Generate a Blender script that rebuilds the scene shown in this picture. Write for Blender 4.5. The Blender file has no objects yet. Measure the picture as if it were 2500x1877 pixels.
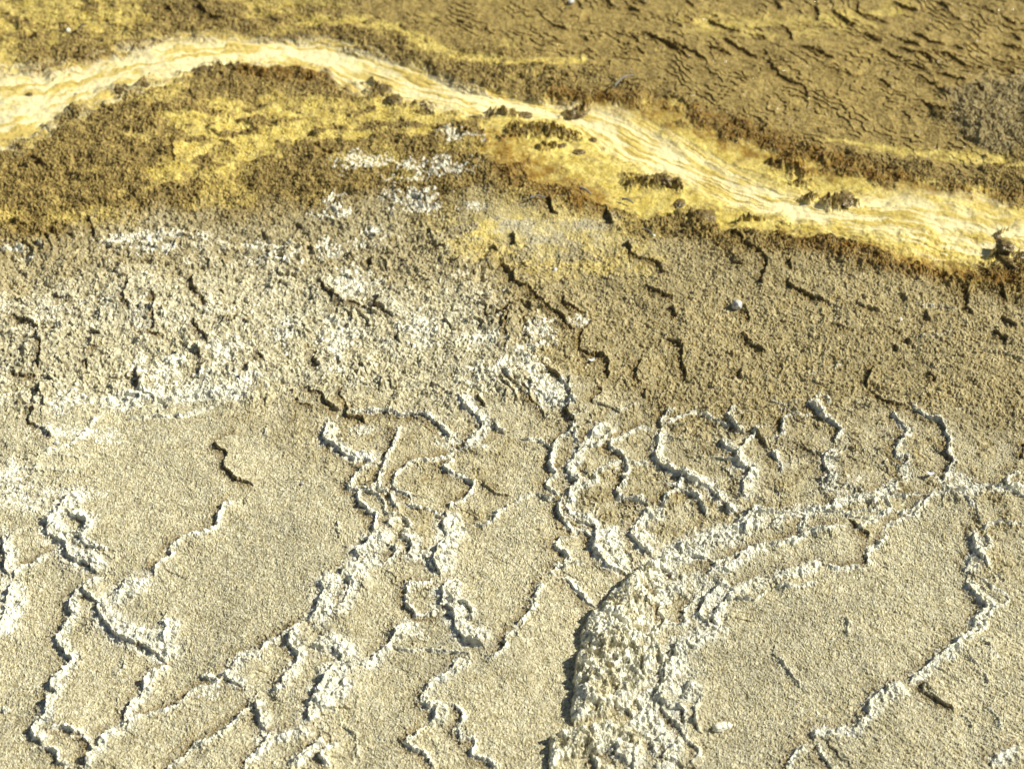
import bpy, math, random
import numpy as np
from math import radians, sin, cos, tan

# ------------------------------------------------------------------ camera, sky, sun, exposure
H = 1.7; PITCH = radians(42); HF = radians(34)
TH = tan(HF / 2)
scene = bpy.context.scene
cam = bpy.data.cameras.new("camera"); camo = bpy.data.objects.new("camera", cam)
scene.collection.objects.link(camo); scene.camera = camo
camo.location = (0, 0, H); camo.rotation_euler = (math.pi / 2 - PITCH, 0, 0)
cam.sensor_width = 36; cam.lens = 18 / TH; cam.clip_start = 0.05; cam.clip_end = 2000
cam.dof.use_dof = True; cam.dof.focus_distance = 2.32; cam.dof.aperture_fstop = 5.0

SUN_EL = radians(38); SUN_AZ = radians(9)      # azimuth from +X towards +Y
w = bpy.data.worlds.new("World"); scene.world = w; w.use_nodes = True
nt = w.node_tree; bg = nt.nodes["Background"]
sky = nt.nodes.new("ShaderNodeTexSky"); sky.sky_type = 'NISHITA'; sky.sun_disc = False
sky.sun_elevation = SUN_EL; sky.sun_rotation = math.pi / 2 - SUN_AZ
nt.links.new(sky.outputs[0], bg.inputs[0]); bg.inputs[1].default_value = 0.05
sun = bpy.data.lights.new("sun", 'SUN'); sun.energy = 5.0; sun.angle = radians(0.5); sun.color = (1, 0.97, 0.85)
suno = bpy.data.objects.new("sun", sun); scene.collection.objects.link(suno)
suno.rotation_euler = (0, math.pi / 2 - SUN_EL, SUN_AZ)
vs = scene.view_settings; vs.view_transform = 'Standard'; vs.look = 'None'; vs.gamma = 1; vs.exposure = 0.36
scene.render.engine = 'CYCLES'

F = np.float32
SC = 0.0005          # metres on the ground per photo pixel at the near edge
def px2w(px, py):
    nx = (np.asarray(px, float) - 1250) / 1250 * TH; ny = (938.5 - np.asarray(py, float)) / 1250 * TH
    t = H / (sin(PITCH) - ny * cos(PITCH))
    return t * nx, t * (cos(PITCH) + ny * sin(PITCH))
def w2px(x, y):
    x = np.asarray(x, float); y = np.asarray(y, float)
    dz = y * cos(PITCH) + H * sin(PITCH); dy = y * sin(PITCH) - H * cos(PITCH)
    return 1250 + x / dz / TH * 1250, 938.5 - dy / dz / TH * 1250
def mpp(py):         # metres per photo pixel (across) at photo row py
    ny = (938.5 - py) / 1250 * TH
    return H / (sin(PITCH) - ny * cos(PITCH)) * TH / 1250

# ------------------------------------------------------------------ noise
def hsh(ix, iy, s):
    h = (ix.astype(np.uint32) * np.uint32(374761393) + iy.astype(np.uint32) * np.uint32(668265263) + np.uint32((s * 2246822519) & 0xffffffff))
    h ^= h >> np.uint32(13); h *= np.uint32(1274126177); h ^= h >> np.uint32(16)
    h *= np.uint32(2654435761); h ^= h >> np.uint32(15)
    return h
def rnd(ix, iy, s): return (hsh(ix, iy, s) & np.uint32(0xffffff)).astype(F) / F(0xffffff)
def noise(x, y, s=0):
    x0 = np.floor(x); y0 = np.floor(y); fx = (x - x0).astype(F); fy = (y - y0).astype(F)
    ix = x0.astype(np.int64) + 100000; iy = y0.astype(np.int64) + 100000
    u = fx * fx * fx * (fx * (fx * 6 - 15) + 10); v = fy * fy * fy * (fy * (fy * 6 - 15) + 10)
    def g(dx, dy):
        a = rnd(ix + dx, iy + dy, s) * F(2 * math.pi)
        return np.cos(a) * (fx - dx) + np.sin(a) * (fy - dy)
    a = g(0, 0) * (1 - u) + g(1, 0) * u; b = g(0, 1) * (1 - u) + g(1, 1) * u
    return ((a * (1 - v) + b * v) * F(1.5)).astype(F)
def fbm(x, y, o=4, s=0, g=0.5):
    r = 0; a = 1.0; t = 0
    for i in range(o):
        r = r + a * noise(x * 2 ** i + 13.7 * i, y * 2 ** i + 7.1 * i, s + i); t += a; a *= g
    return r / t * 1.4
def voro(x, y, s=0, jit=0.95):
    x0 = np.floor(x); y0 = np.floor(y); fx = (x - x0).astype(F); fy = (y - y0).astype(F)
    ix = x0.astype(np.int64) + 100000; iy = y0.astype(np.int64) + 100000
    d1 = np.full(x.shape, 9, F); d2 = np.full(x.shape, 9, F); idr = np.zeros(x.shape, F)
    for dx in (-1, 0, 1):
        for dy in (-1, 0, 1):
            a = rnd(ix + dx, iy + dy, s); b = rnd(ix + dx, iy + dy, s + 77)
            d = np.sqrt((dx + .5 + (a - .5) * jit - fx) ** 2 + (dy + .5 + (b - .5) * jit - fy) ** 2)
            m = d < d1
            d2 = np.where(m, d1, np.minimum(d2, d)); idr = np.where(m, rnd(ix + dx, iy + dy, s + 5), idr); d1 = np.where(m, d, d1)
    return d1, d2, idr
def sst(a, b, x):
    t = np.clip((x - a) / (b - a), 0, 1); return t * t * (3 - 2 * t)

# ------------------------------------------------------------------ what the ground carries: rims and scarps
# one line each: tile column, tile row, class, key or -, points.  The ground is lower on the right hand of the line.
CL = {  # half width (photo px), step mm, rim mm, crust 0..1
 'T': (3.6, 1.2, 3.8, 1.0), 'M': (6, 3.8, 2.7, .9), 'N': (12, 4.8, 3.2, .95), 'B': (22, 5.8, 4.2, 1.0),
 'D': (4.5, 5.0, 1.0, .25), 'd': (3, 3.2, .6, .12), 'C': (17, .8, 3.6, 1.0), 'S': (6, 1.2, 1.4, .5)}
LINES = """
0 3 N left_rim 900,0 790,30 700,80 620,150 600,240 610,330 540,420 480,480 480,550 540,610 560,660 620,710 600,750 520,830 450,900 440,980 470,1020 420,1070 400,1150 410,1200 340,1260 290,1320 300,1400 340,1440 350,1490
0 3 M - 330,1520 400,1500 500,1540 520,1610 600,1660
0 3 M - 380,1370 460,1350 560,1320 640,1370 740,1410 790,1500 840,1530
0 3 B thick_rim 1340,20 1180,40 1060,110 960,180 860,240 840,300 870,370 930,420 980,500 1060,530 1140,560 1210,600 1300,650 1400,700 1440,760
0 3 M - 740,60 720,130 780,190 860,230
0 3 C - 1420,370 1430,440 1410,540 1430,620
0 3 N lower_rim 1500,780 1390,800 1300,840 1240,910 1240,990 1180,1060 1110,1130 1080,1200 1060,1300 930,1350 870,1420 860,1480 790,1530 740,1610 720,1690
0 3 M - 1980,870 1880,940 1740,960 1620,1020 1560,1100 1480,1150 1350,1180 1230,1200 1150,1250 1060,1310
0 3 M corner_rim 2209,1070 2150,1130 2110,1190 2010,1260 1950,1340 1870,1390 1800,1430 1680,1460 1640,1510 1560,1590 1460,1640 1400,1690
0 3 N - 2290,650 2209,680 2130,690 2040,770 1970,830 1960,920 2060,960 2150,1000
0 3 B - 130,0 60,120 50,230 20,330 0,430 -60,520
0 3 M - 2209,1550 2150,1610 2110,1690
0 3 S - 1080,640 1060,720 1040,790 960,860
0 3 T - 1720,860 1850,900 1900,950
0 3 S - 200,960 300,970 420,980
0 3 T - 0,1130 80,1170
1 3 B knob_rim 760,0 560,70 590,130 550,200 550,290 500,370 420,430
1 3 M - 440,420 320,480 230,540 120,590 60,650 0,700
1 3 N - 1030,20 860,30 800,100 780,200 740,290 620,340
1 3 N hook_rim 350,470 300,560 300,650 360,710 340,770 310,830 230,900 200,960 80,1000
1 3 B fold_rim 460,640 560,660 650,650 730,710 740,760 670,820 600,890 590,960 530,1010 500,1080 460,1160 450,1250 500,1300
1 3 C - 820,880 740,960 680,1040 600,1130 570,1220
1 3 N - 0,1080 20,1200 70,1320 120,1370
1 3 N near_rim 520,1380 420,1350 320,1370 200,1390 110,1380 80,1440 20,1520 -60,1590
1 3 N - 620,1440 500,1500 380,1570 320,1640 300,1690
1 3 M - 720,1450 640,1500 590,1560 570,1620 640,1661
1 3 S - 700,1260 760,1320 850,1390 870,1480 850,1600
1 3 M - 1530,0 1480,60 1350,70 1300,110 1290,200 1310,260 1350,330 1400,370 1500,350 1610,330
1 3 B middle_rim 1700,0 1620,100 1600,200 1590,280 1680,290 1700,380 1720,480 1780,560 1900,600 1980,640
1 3 M - 1620,230 1740,240 1840,290 1860,360 1830,420
1 3 N - 1400,420 1270,430 1220,500 1160,560 1140,620 1040,690 1000,750 850,790 740,790
1 3 M - 2250,440 2209,490 2150,560 2130,640 2060,710 1960,690
1 3 N zigzag_rim 1830,690 1740,770 1680,840 1560,920 1490,990 1440,1070 1440,1140 1550,1180 1560,1230 1500,1320
1 3 M crook_rim 1500,1320 1400,1370 1320,1430 1310,1490 1380,1530 1450,1580 1510,1661 1530,1700
1 3 T - 1150,640 1300,670 1400,670 1520,650 1700,680 1830,700
1 3 M stair_rim 1640,1150 1720,1180 1790,1250 1740,1350 1770,1430 1880,1460 1870,1560 1980,1600 2060,1661 2100,1700
2 3 M - 320,60 230,90 200,170 200,240 130,330 70,400 0,460
2 3 M - 380,20 500,60 580,130 640,200 720,260
2 3 M loop_rim 1230,0 1230,60 1350,130 1290,200 1260,280 1320,340 1300,420 1200,480 1210,560 1240,680
2 3 M - 1650,80 1590,150 1500,240 1490,330 1500,390 1400,400 1290,420
2 3 B crust_band 1850,20 1700,160 1620,300 1700,420 1560,500 1430,560 1380,680 1330,760 1300,860 1280,960 1190,1080
2 3 C - 1190,1080 1180,1180 1200,1300 1100,1360
2 3 C - 1560,860 1500,980 1440,1080
2 3 T - 1780,440 1770,480 1700,530 1560,560
2 3 N - 2209,10 2100,40 1950,100 1830,200 1780,260 1740,350 1780,440
2 3 T - 1780,210 1950,200 2080,200 2150,160 2209,110
2 3 M - 900,1050 920,1120 1020,1160 1030,1240
2 3 M edge_rim 1300,1100 1300,1180 1380,1230 1460,1300 1480,1380 1540,1430 1600,1480 1600,1540 1500,1620
2 3 M - 1380,1130 1460,1190 1500,1300
2 3 N - 1180,1400 1220,1480 1200,1560
2 3 N - 1450,1400 1380,1480 1320,1560 1310,1600
2 3 N - 1090,1440 1050,1500 1040,1560 1060,1680
2 3 M - 690,1540 720,1620 740,1690
3 3 T - 440,40 370,60 180,80 0,100
3 3 S - 60,540 50,650 110,740 200,860 290,970 360,1040
3 3 N right_rim 1700,30 1760,130 1850,220 1890,280 1800,350 1760,420 1750,480 1640,560 1600,590 1520,670 1400,760 1300,850 1240,880 1200,940
3 3 N low_crust 1200,940 1060,970 980,1010 900,1060 860,1130 830,1230 740,1320 600,1340 480,1330 380,1360 390,1440
3 3 T - 1800,20 1900,100 2050,220 1970,300 1860,380 1870,450 1800,520 1680,600
3 3 D - 1440,900 1340,950 1320,990 1420,1040 1520,1100 1640,1170
3 3 S - 1640,1170 1700,1240 1760,1320
3 3 M - 390,1440 280,1490 220,1550 170,1620 150,1690
3 3 M - 410,1440 430,1520 500,1600 540,1690
3 3 N - 2209,1480 2100,1520 1960,1590 1880,1660
3 3 S - 1800,560 1880,620 1940,720 2100,760
3 3 S - 1700,640 1760,740 1860,860 1900,960
3 3 S - 1860,1100 1960,1200 2000,1330
0 2 D - 330,0 350,80 300,140 290,250 260,330 320,380 400,430 480,500
0 2 D - 1210,-60 1200,100
0 2 T root_line 340,620 520,565 650,520 730,460 780,380 880,270
0 2 T - 1100,310 1300,290 1500,290 1700,250 1980,160
0 2 C - 850,200 1050,160 1280,130 1450,150 1700,110 1950,100 2150,120
0 2 B west_crust 780,930 600,950 560,1000 480,1090 420,1170 400,1280 490,1330 560,1380 570,1440 640,1520 760,1560 850,1640
0 2 N - 560,1100 700,1150 760,1200 720,1260 640,1260
0 2 M - 620,1270 700,1350 780,1420 960,1450
0 2 M - 560,1390 380,1470 250,1540 150,1590 90,1661
0 2 S - 380,1230 200,1260 60,1300
0 2 N - 0,1300 30,1340 20,1400 60,1480 40,1560 100,1650
0 2 D notch_scarp 2100,440 2000,450 1890,490 1880,560 1960,620 1940,720 1990,780 2060,830 2130,850 2209,880
0 2 M long_rim 2060,1000 1960,1030 1910,1080 1880,1150 1860,1230 1750,1280 1600,1310 1510,1370 1450,1430 1480,1490 1380,1540 1320,1600 1330,1680
0 2 S - 300,640 420,620 640,640 820,620
0 2 S - 240,760 360,720 560,760 760,700
1 2 D - 450,0 470,60 560,80 600,160 660,220 740,240
1 2 D - 330,100 380,160 480,200 490,240
1 2 D - 750,20 740,130 790,200 780,270 880,290 950,350
1 2 M arch_scarp 800,250 980,250 1150,250 1330,280 1480,290 1570,360 1660,430 1720,470
1 2 N curl_rim 700,330 590,380 590,480 680,540 740,590 860,640 950,640 1090,690
1 2 M - 1240,350 1200,440 1190,520 1120,610 1110,680 1070,760 1060,830 1000,890 970,920 1030,960
1 2 M pocket_rim 1090,660 980,660 910,720 850,780 800,850 800,900 880,910 890,1000 920,1060 990,1110 1030,1130 1020,1200 1000,1290
1 2 T - 910,900 1000,940 1080,990
1 2 M - 1060,820 1050,920 1140,940 1180,1010 1220,1080 1220,1110
1 2 T - 1020,1000 1100,1020 1110,1110 1220,1130
1 2 M plate_rim 2050,540 1900,530 1750,560 1640,600 1510,640 1380,650 1300,690 1210,770 1190,850 1180,920 1270,950 1330,1000 1310,1040
1 2 T - 1250,1040 1480,1080 1560,1110 1620,1160
1 2 M spur_rim 1700,620 1640,690 1630,730 1720,780 1850,830 1870,850 1830,920 1760,980 1680,1010 1660,1070
1 2 B centre_crust 1660,1070 1630,1140 1620,1220 1640,1280 1600,1350 1570,1430 1540,1500 1560,1580 1600,1661
1 2 M - 1250,1140 1150,1170 1150,1220 1190,1250
1 2 T - 1250,1130 1310,1190 1350,1280
1 2 B lobe_crust 1200,1270 1080,1290 980,1340 970,1390 880,1430 900,1520 840,1580 760,1640 700,1680
1 2 M - 1120,1400 1200,1440 1180,1500 1150,1540 1050,1570 1000,1620
1 2 N - 1220,1290 1300,1340 1340,1400 1310,1470 1360,1510 1450,1500 1500,1560 1560,1640
1 2 T - 2209,1010 2100,1060 2060,1130 1980,1190 1840,1190
1 2 N - 1720,100 1800,200 1900,280 1950,370 1900,430 1780,540
1 2 D - 1900,130 1980,210
1 2 M - 2040,320 2080,390 2150,440
1 2 S - 690,1170 710,1260 690,1360
1 2 S - 110,330 50,430
1 2 d - 1940,830 2050,920 2212,960
2 2 D east_scarp 50,0 140,60 170,150 260,240 300,320
2 2 C - 210,60 280,130 400,160 500,240
2 2 D - 490,-60 500,100 530,230
2 2 D - 730,30 780,110 700,180 690,220
2 2 D - 1150,30 1150,130
2 2 M bead_rim 500,330 530,390 420,460 340,560 340,640 330,720 370,770 310,820 300,890 370,930 450,930
2 2 N twin_rim 860,340 740,390 680,470 600,530 540,640 480,720 500,790 550,860 500,900 480,1000 470,1080 540,1140 680,1190 720,1280 700,1400 760,1500 850,1580 960,1610 1040,1640
2 2 T - 560,400 520,470 560,520 620,510
2 2 M outer_twin 440,940 410,1020 400,1110 450,1180 520,1260 640,1260 680,1340 720,1440
2 2 T - 0,1010 120,960 230,950 310,970 380,940
2 2 T - 80,460 220,480 340,550
2 2 T - 530,930 640,880 740,840 720,780 780,740 900,680 980,660
2 2 M snake_rim 1240,380 1080,390 940,460 860,510 840,570 900,600 980,640 980,700 1000,740 950,790 980,830 910,870 890,920 950,970 1100,980 1150,1040
2 2 N snake_tail 1150,1040 1140,1100 1080,1180 1030,1240 1050,1320 1150,1420 1230,1480
2 2 T - 1000,670 1140,690 1200,680
2 2 M - 1450,890 1350,920 1310,990 1320,1060
2 2 C - 1330,1060 1200,1080 1150,1120
2 2 N beaded_ridge 1290,380 1260,480 1230,580 1240,650 1340,720 1450,790 1560,830 1680,880 1770,970 1860,1040 1950,1120
2 2 M - 1480,730 1460,800 1420,880 1500,920 1600,970 1660,1060 1700,1150
2 2 N - 1790,460 1820,540 1930,620 1940,700 2050,760 2000,850 1990,930 1960,1000
2 2 D - 1860,280 1910,370 1900,420
2 2 D - 2080,380 2160,500 2212,580
2 2 B diagonal_crust 2100,1020 2050,1140 1920,1210 1800,1260 1620,1300 1480,1370 1330,1450 1230,1520 1060,1620
2 2 M - 1530,1440 1600,1480 1750,1530 1700,1600 1640,1661
2 2 N - 2212,1370 2100,1420 1990,1470 1880,1560 1700,1580
2 2 M - 580,1290 420,1330 350,1400 450,1440 480,1510 360,1580 330,1661
2 2 C - 900,1190 830,1290 840,1400 900,1520 960,1600
2 2 M - 2212,1160 2080,1160 2010,1220 2040,1290
2 2 S - 1460,260 1600,240 1720,280 1780,380
2 2 S - 860,330 900,270 1060,190 1160,170
2 2 M - 1280,1480 1300,1560 1380,1600 1360,1680
3 2 M fork_scarp 360,110 350,160 420,220 450,290 520,330 600,400 610,440 560,530
3 2 N - 560,560 490,640 480,710 520,800 490,880 420,910
3 2 M - 0,590 100,680 120,780
3 2 D - 130,300 100,360 130,460
3 2 d - 0,490 200,520 350,590 500,640
3 2 d - 660,640 850,680
3 2 D bowl_scarp 870,30 930,110 1030,160 1130,190 1220,180
3 2 M bent_rim 1060,240 1110,340 1190,430 1150,510 1090,580 1110,650 1200,670 1130,750
3 2 M arc_rim 1240,180 1270,260 1390,330 1490,360 1530,450 1560,540 1540,640 1580,700 1520,800 1520,870
3 2 N - 2212,890 2050,920 1850,910 1700,950 1550,950
3 2 M cut_rim 1700,990 1560,970 1420,980 1340,1040 1310,1100 1200,1160 1060,1210 970,1290
3 2 M - 1040,1290 960,1370 880,1410 840,1470 850,1580
3 2 M - 860,1590 740,1570 600,1590 500,1560
3 2 N - 500,1560 440,1530 350,1570 200,1610 0,1661
3 2 N east_crust 1130,830 980,920 850,980 640,1010 540,1070 400,1090 250,1110 100,1150 0,1240
3 2 M - 600,1240 460,1270 320,1290 150,1350 0,1380
3 2 T - 590,1120 700,1170 830,1190 960,1160 1060,1130
3 2 D - 690,1190 780,1260 900,1330
3 2 T - 1000,1000 1040,1080 1050,1110
3 2 M - 330,1140 300,1160 310,1230 290,1290
3 2 N far_right_rim 1820,1290 1770,1340 1790,1440 1740,1520 1710,1600 1700,1661
3 2 T - 2260,1240 2000,1230 1880,1240 1820,1290
3 2 M - 1870,1310 1890,1420 1800,1480 1880,1560 1910,1610
3 2 T - 2080,870 2080,920 2212,1030
3 2 T - 1690,1020 1760,1110
3 2 D - 2230,500 2190,600 2210,680
3 2 T - 1500,960 1300,970 1000,1000 860,990
3 2 T - 1060,1140 1250,1110 1340,1040
0 1 D - 500,890 520,930 650,940
0 1 D west_scarp 130,1040 150,1110 300,1170 320,1240 350,1300 360,1440 340,1560
0 1 D - 1130,780 1120,850 1080,930 1120,1010 1180,1060
0 1 D - 1290,880 1350,970 1330,1070 1340,1180 1300,1240 1440,1270
0 1 D - 1690,700 1670,830 1740,940 1820,1000
0 1 D - 1680,1100 1700,1200 1820,1320
0 1 d - 850,1030 880,1130
0 1 D - 800,1220 880,1260
0 1 D - 760,1350 850,1360
0 1 D - 1190,1480 1180,1600 1200,1700
0 1 D - 1850,1490 1740,1540 1720,1640
0 1 D - 90,1560 200,1590 340,1600
0 1 d - 410,1020 430,1090 520,1120
0 1 D - 750,230 820,330 820,420
0 1 D - 2140,1500 2140,1560
0 1 d - 930,470 980,510
0 1 D - 1710,1370 1750,1470
0 1 d - 100,240 180,300 300,330
0 1 d - 620,960 660,1040 720,1080
0 1 D - 750,1450 770,1530
0 1 d - 1270,250 1300,290
0 1 d - 2000,1080 1960,1180
0 1 d - 1330,560 1300,640
1 1 D - 570,720 580,810 690,900 760,940 950,970 1050,990 1150,1040 1250,1100
1 1 D - 990,540 1000,620
1 1 D - 1060,880 1040,970 1080,1020
1 1 D - 1220,1180 1220,1300
1 1 D tall_scarp 2180,940 2170,1100 2170,1260 2150,1400
1 1 D - 2120,560 2150,640 2212,700
1 1 D - 510,1340 520,1480 600,1530
1 1 D - 680,1380 740,1500
1 1 d - 210,960 210,1030
1 1 d - 740,1100 790,1160
1 1 D - 360,270 390,310
1 1 D - 770,280 820,320
1 1 D - 2030,470 2100,510
1 1 N - 2150,1430 2080,1520 1950,1560
1 1 M - 2150,1560 2200,1640
1 1 d - 640,100 690,170 800,170
1 1 D - 0,1400 90,1500
2 1 D centre_scarp 0,640 40,780 160,830 240,930 330,1020 440,1080 480,1170 560,1200
2 1 D - 420,890 480,990 560,1040 660,1060
2 1 D s_scarp 740,1100 640,1200 580,1270 590,1340 630,1400 760,1420 810,1460 840,1560 810,1640
2 1 D short_scarp 1130,800 1240,860 1440,910
2 1 D - 1350,980 1420,1040 1390,1120
2 1 D - 990,420 1040,520 1110,580 1260,610 1310,700 1380,710
2 1 D upper_scarp 1830,310 1960,370 2060,470 2190,570 2190,700 2150,780 2190,830
2 1 D - 1990,970 2040,1060 2060,1120
2 1 D hook_scarp 2000,1180 2040,1270 2120,1340 2212,1400
2 1 d - 1280,1230 1290,1310 1250,1370
2 1 D - 1300,1270 1460,1320 1460,1450 1500,1560 1490,1640
2 1 D cup_scarp 1150,1430 1080,1520 1080,1600 1140,1690
2 1 D - 340,1480 330,1560 420,1640 520,1700
2 1 D - 1980,1500 1970,1620
2 1 d - 1870,500 1910,580 1920,630 2100,640
2 1 D - 310,50 350,170 390,230
2 1 D - 820,130 840,250 900,300
2 1 d - 1150,230 1150,330
2 1 D - 0,340 30,460
2 1 D - 150,930 150,1020
2 1 d - 1880,1380 1980,1440
3 1 D long_scarp 150,740 190,820 290,870 400,920 550,980
3 1 D - 200,580 200,690
3 1 D right_scarp 1780,700 1720,830 1730,950 1740,1020 1820,1060
3 1 D - 2010,780 2040,880 2080,950
3 1 D - 2020,1050 2070,1100 2160,1180
3 1 D - 1360,1030 1380,1110 1420,1130
3 1 D - 1940,1180 2040,1260 2040,1310
3 1 D - 1190,1260 1230,1330
3 1 D - 1090,1310 1110,1380
3 1 d - 1000,1150 1080,1220 1190,1230
3 1 d - 530,1140 640,1180 770,1220
3 1 d - 730,950 830,1030 990,1060
3 1 D - 980,1480 900,1530 860,1620 840,1700
3 1 D - 1370,1560 1450,1650
3 1 d - 120,1430 130,1520 110,1570
3 1 d - 1120,880 1210,960
3 1 S - 1290,1010 1500,1000 1700,1040
3 1 S - 1700,1220 1550,1220 1430,1260 1250,1260
3 1 S - 1790,1350 2000,1390 2212,1410
3 1 S - 650,1460 500,1540 300,1570
2 0 d - 550,0 620,80
2 0 D - 800,0 850,50 890,80
2 0 D - 1000,60 1100,130
2 0 D - 1020,0 1170,50
2 0 D - 1500,10 1570,70
2 0 D - 1500,150 1590,200
2 0 d - 640,140 680,190
2 0 D - 330,200 380,230 480,260
2 0 D - 620,310 670,360
2 0 D - 650,410 700,470
2 0 D - 1010,320 1110,390
2 0 D - 1110,300 1280,380 1420,450 1550,540
2 0 D - 1050,430 1160,500
2 0 d - 930,450 1000,500
2 0 D - 1300,400 1420,430 1560,480 1700,550
2 0 D - 1640,420 1780,460 1920,490
2 0 d - 1660,100 1800,160
2 0 D - 1680,150 1760,210 1880,260 2000,310
2 0 D - 2090,300 2212,360
2 0 D - 1800,340 1960,420 2140,510
2 0 d - 1640,590 1780,680
2 0 D - 2180,440 2212,480
2 0 d - 1380,200 1500,250
2 0 d - 210,80 290,150
2 0 d - 420,0 480,40
3 0 D - 60,10 120,90
3 0 D - 380,50 430,90 440,180
3 0 D - 530,70 640,160 770,240
3 0 D - 790,0 790,110 900,150 1080,200
3 0 D - 1060,0 1180,60 1330,100
3 0 D - 1490,10 1560,90
3 0 D - 1570,120 1680,180
3 0 D - 1860,50 1950,120
3 0 D - 2020,150 2160,200
3 0 D - 100,200 190,290 210,380
3 0 D - 220,400 420,450 600,530
3 0 D - 820,260 900,320 1020,350
3 0 D - 950,400 1060,460 1150,490 1130,520
3 0 D - 1100,320 1220,370 1340,410
3 0 D - 1230,260 1400,350 1560,390
3 0 D - 1130,400 1240,450 1380,480 1440,580
3 0 D - 1590,390 1700,440
3 0 D - 1400,430 1590,480 1660,550 1780,580 1900,600
3 0 D - 0,480 50,600 180,690 310,750 340,880
3 0 d - 860,640 950,660
3 0 D - 960,680 1060,770
3 0 D - 1280,650 1400,730 1500,730
3 0 D - 1420,630 1560,660 1740,710
3 0 D - 1780,720 1870,820
3 0 D - 2000,350 2212,420
3 0 D - 2110,290 2200,350
3 0 D - 2040,580 2140,640
3 0 D - 1150,550 1260,560 1380,620
3 0 d - 1740,370 1880,380
3 0 d - 1000,520 1020,560
3 0 d - 600,770 610,850
3 0 d - 390,900 520,910
3 0 d - 990,900 1060,960
3 0 d - 450,560 640,620 800,670
3 0 D - 1930,480 2060,540
3 0 D - 1300,860 1420,960 1560,1000
3 0 d - 1700,960 1800,1020
1 0 D - 540,1220 560,1290 700,1330
1 0 d - 1750,150 1880,250
1 0 d - 1960,220 2050,300
1 0 d - 90,180 110,210
0 0 D - 270,290 330,360
0 0 D - 1430,70 1500,150
0 0 D - 1660,40 1720,90 1820,160 1950,200
0 0 D - 280,1290 300,1370 400,1450
0 0 d - 1300,1100 1350,1170
0 0 D - 1530,1210 1500,1300 1520,1440
0 0 d - 20,1330 10,1430
0 0 d - 560,1490 620,1560
0 0 d - 1350,880 1360,1000
Q Q T - 960,180 900,165 830,130 760,125 690,165 640,190
Q Q M - 1290,60 1275,95 1330,130 1345,165
Q Q T - 1360,105 1375,80 1330,50 1290,60
Q Q T - 1310,140 1240,138 1170,160 1165,220 1130,240 1090,252
Q Q T - 1210,555 1100,560 1010,572 930,610 800,650 720,690
Q Q M - 1440,620 1290,650 1170,690 1050,700 960,740 870,765
Q Q T - 1610,540 1500,560 1380,560 1280,540 1200,560
Q Q T - 1640,550 1560,600 1480,640
Q Q T - 1060,590 1010,600 1005,640 1035,655
Q Q T - 1250,590 1242,630 1255,655
Q Q M - 2050,470 1900,480 1800,490 1700,482 1600,500 1530,520
Q Q T - 240,710 225,760 235,800 290,772 340,775
Q Q T - 2211,400 2160,400 2135,430 2150,470 2211,510
Q Q S - 1960,500 2000,560 2010,620
Q Q S - 1420,1000 1450,1040 1440,1100
Q Q T - 640,1000 600,1080 650,1160 630,1240 560,1300 450,1380
Q Q T - 560,820 520,880 480,960
Q Q T - 700,1180 640,1240 650,1330 610,1400
Q Q M - 330,1600 420,1580 500,1640
Q Q T - 820,1340 780,1420 820,1500
Q Q S - 60,470 0,500
Q Q T - 860,330 930,330 990,350
Q Q M - 700,100 650,150 640,200
Q Q S - 1100,60 1180,100 1280,60
Q Q M - 970,90 930,130 960,190 1000,220
Q Q T - 1090,190 1050,210 1010,260 960,310
Q Q D - 250,60 240,130 280,180
Q Q T - 450,190 380,260 300,290 250,350
"""
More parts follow.
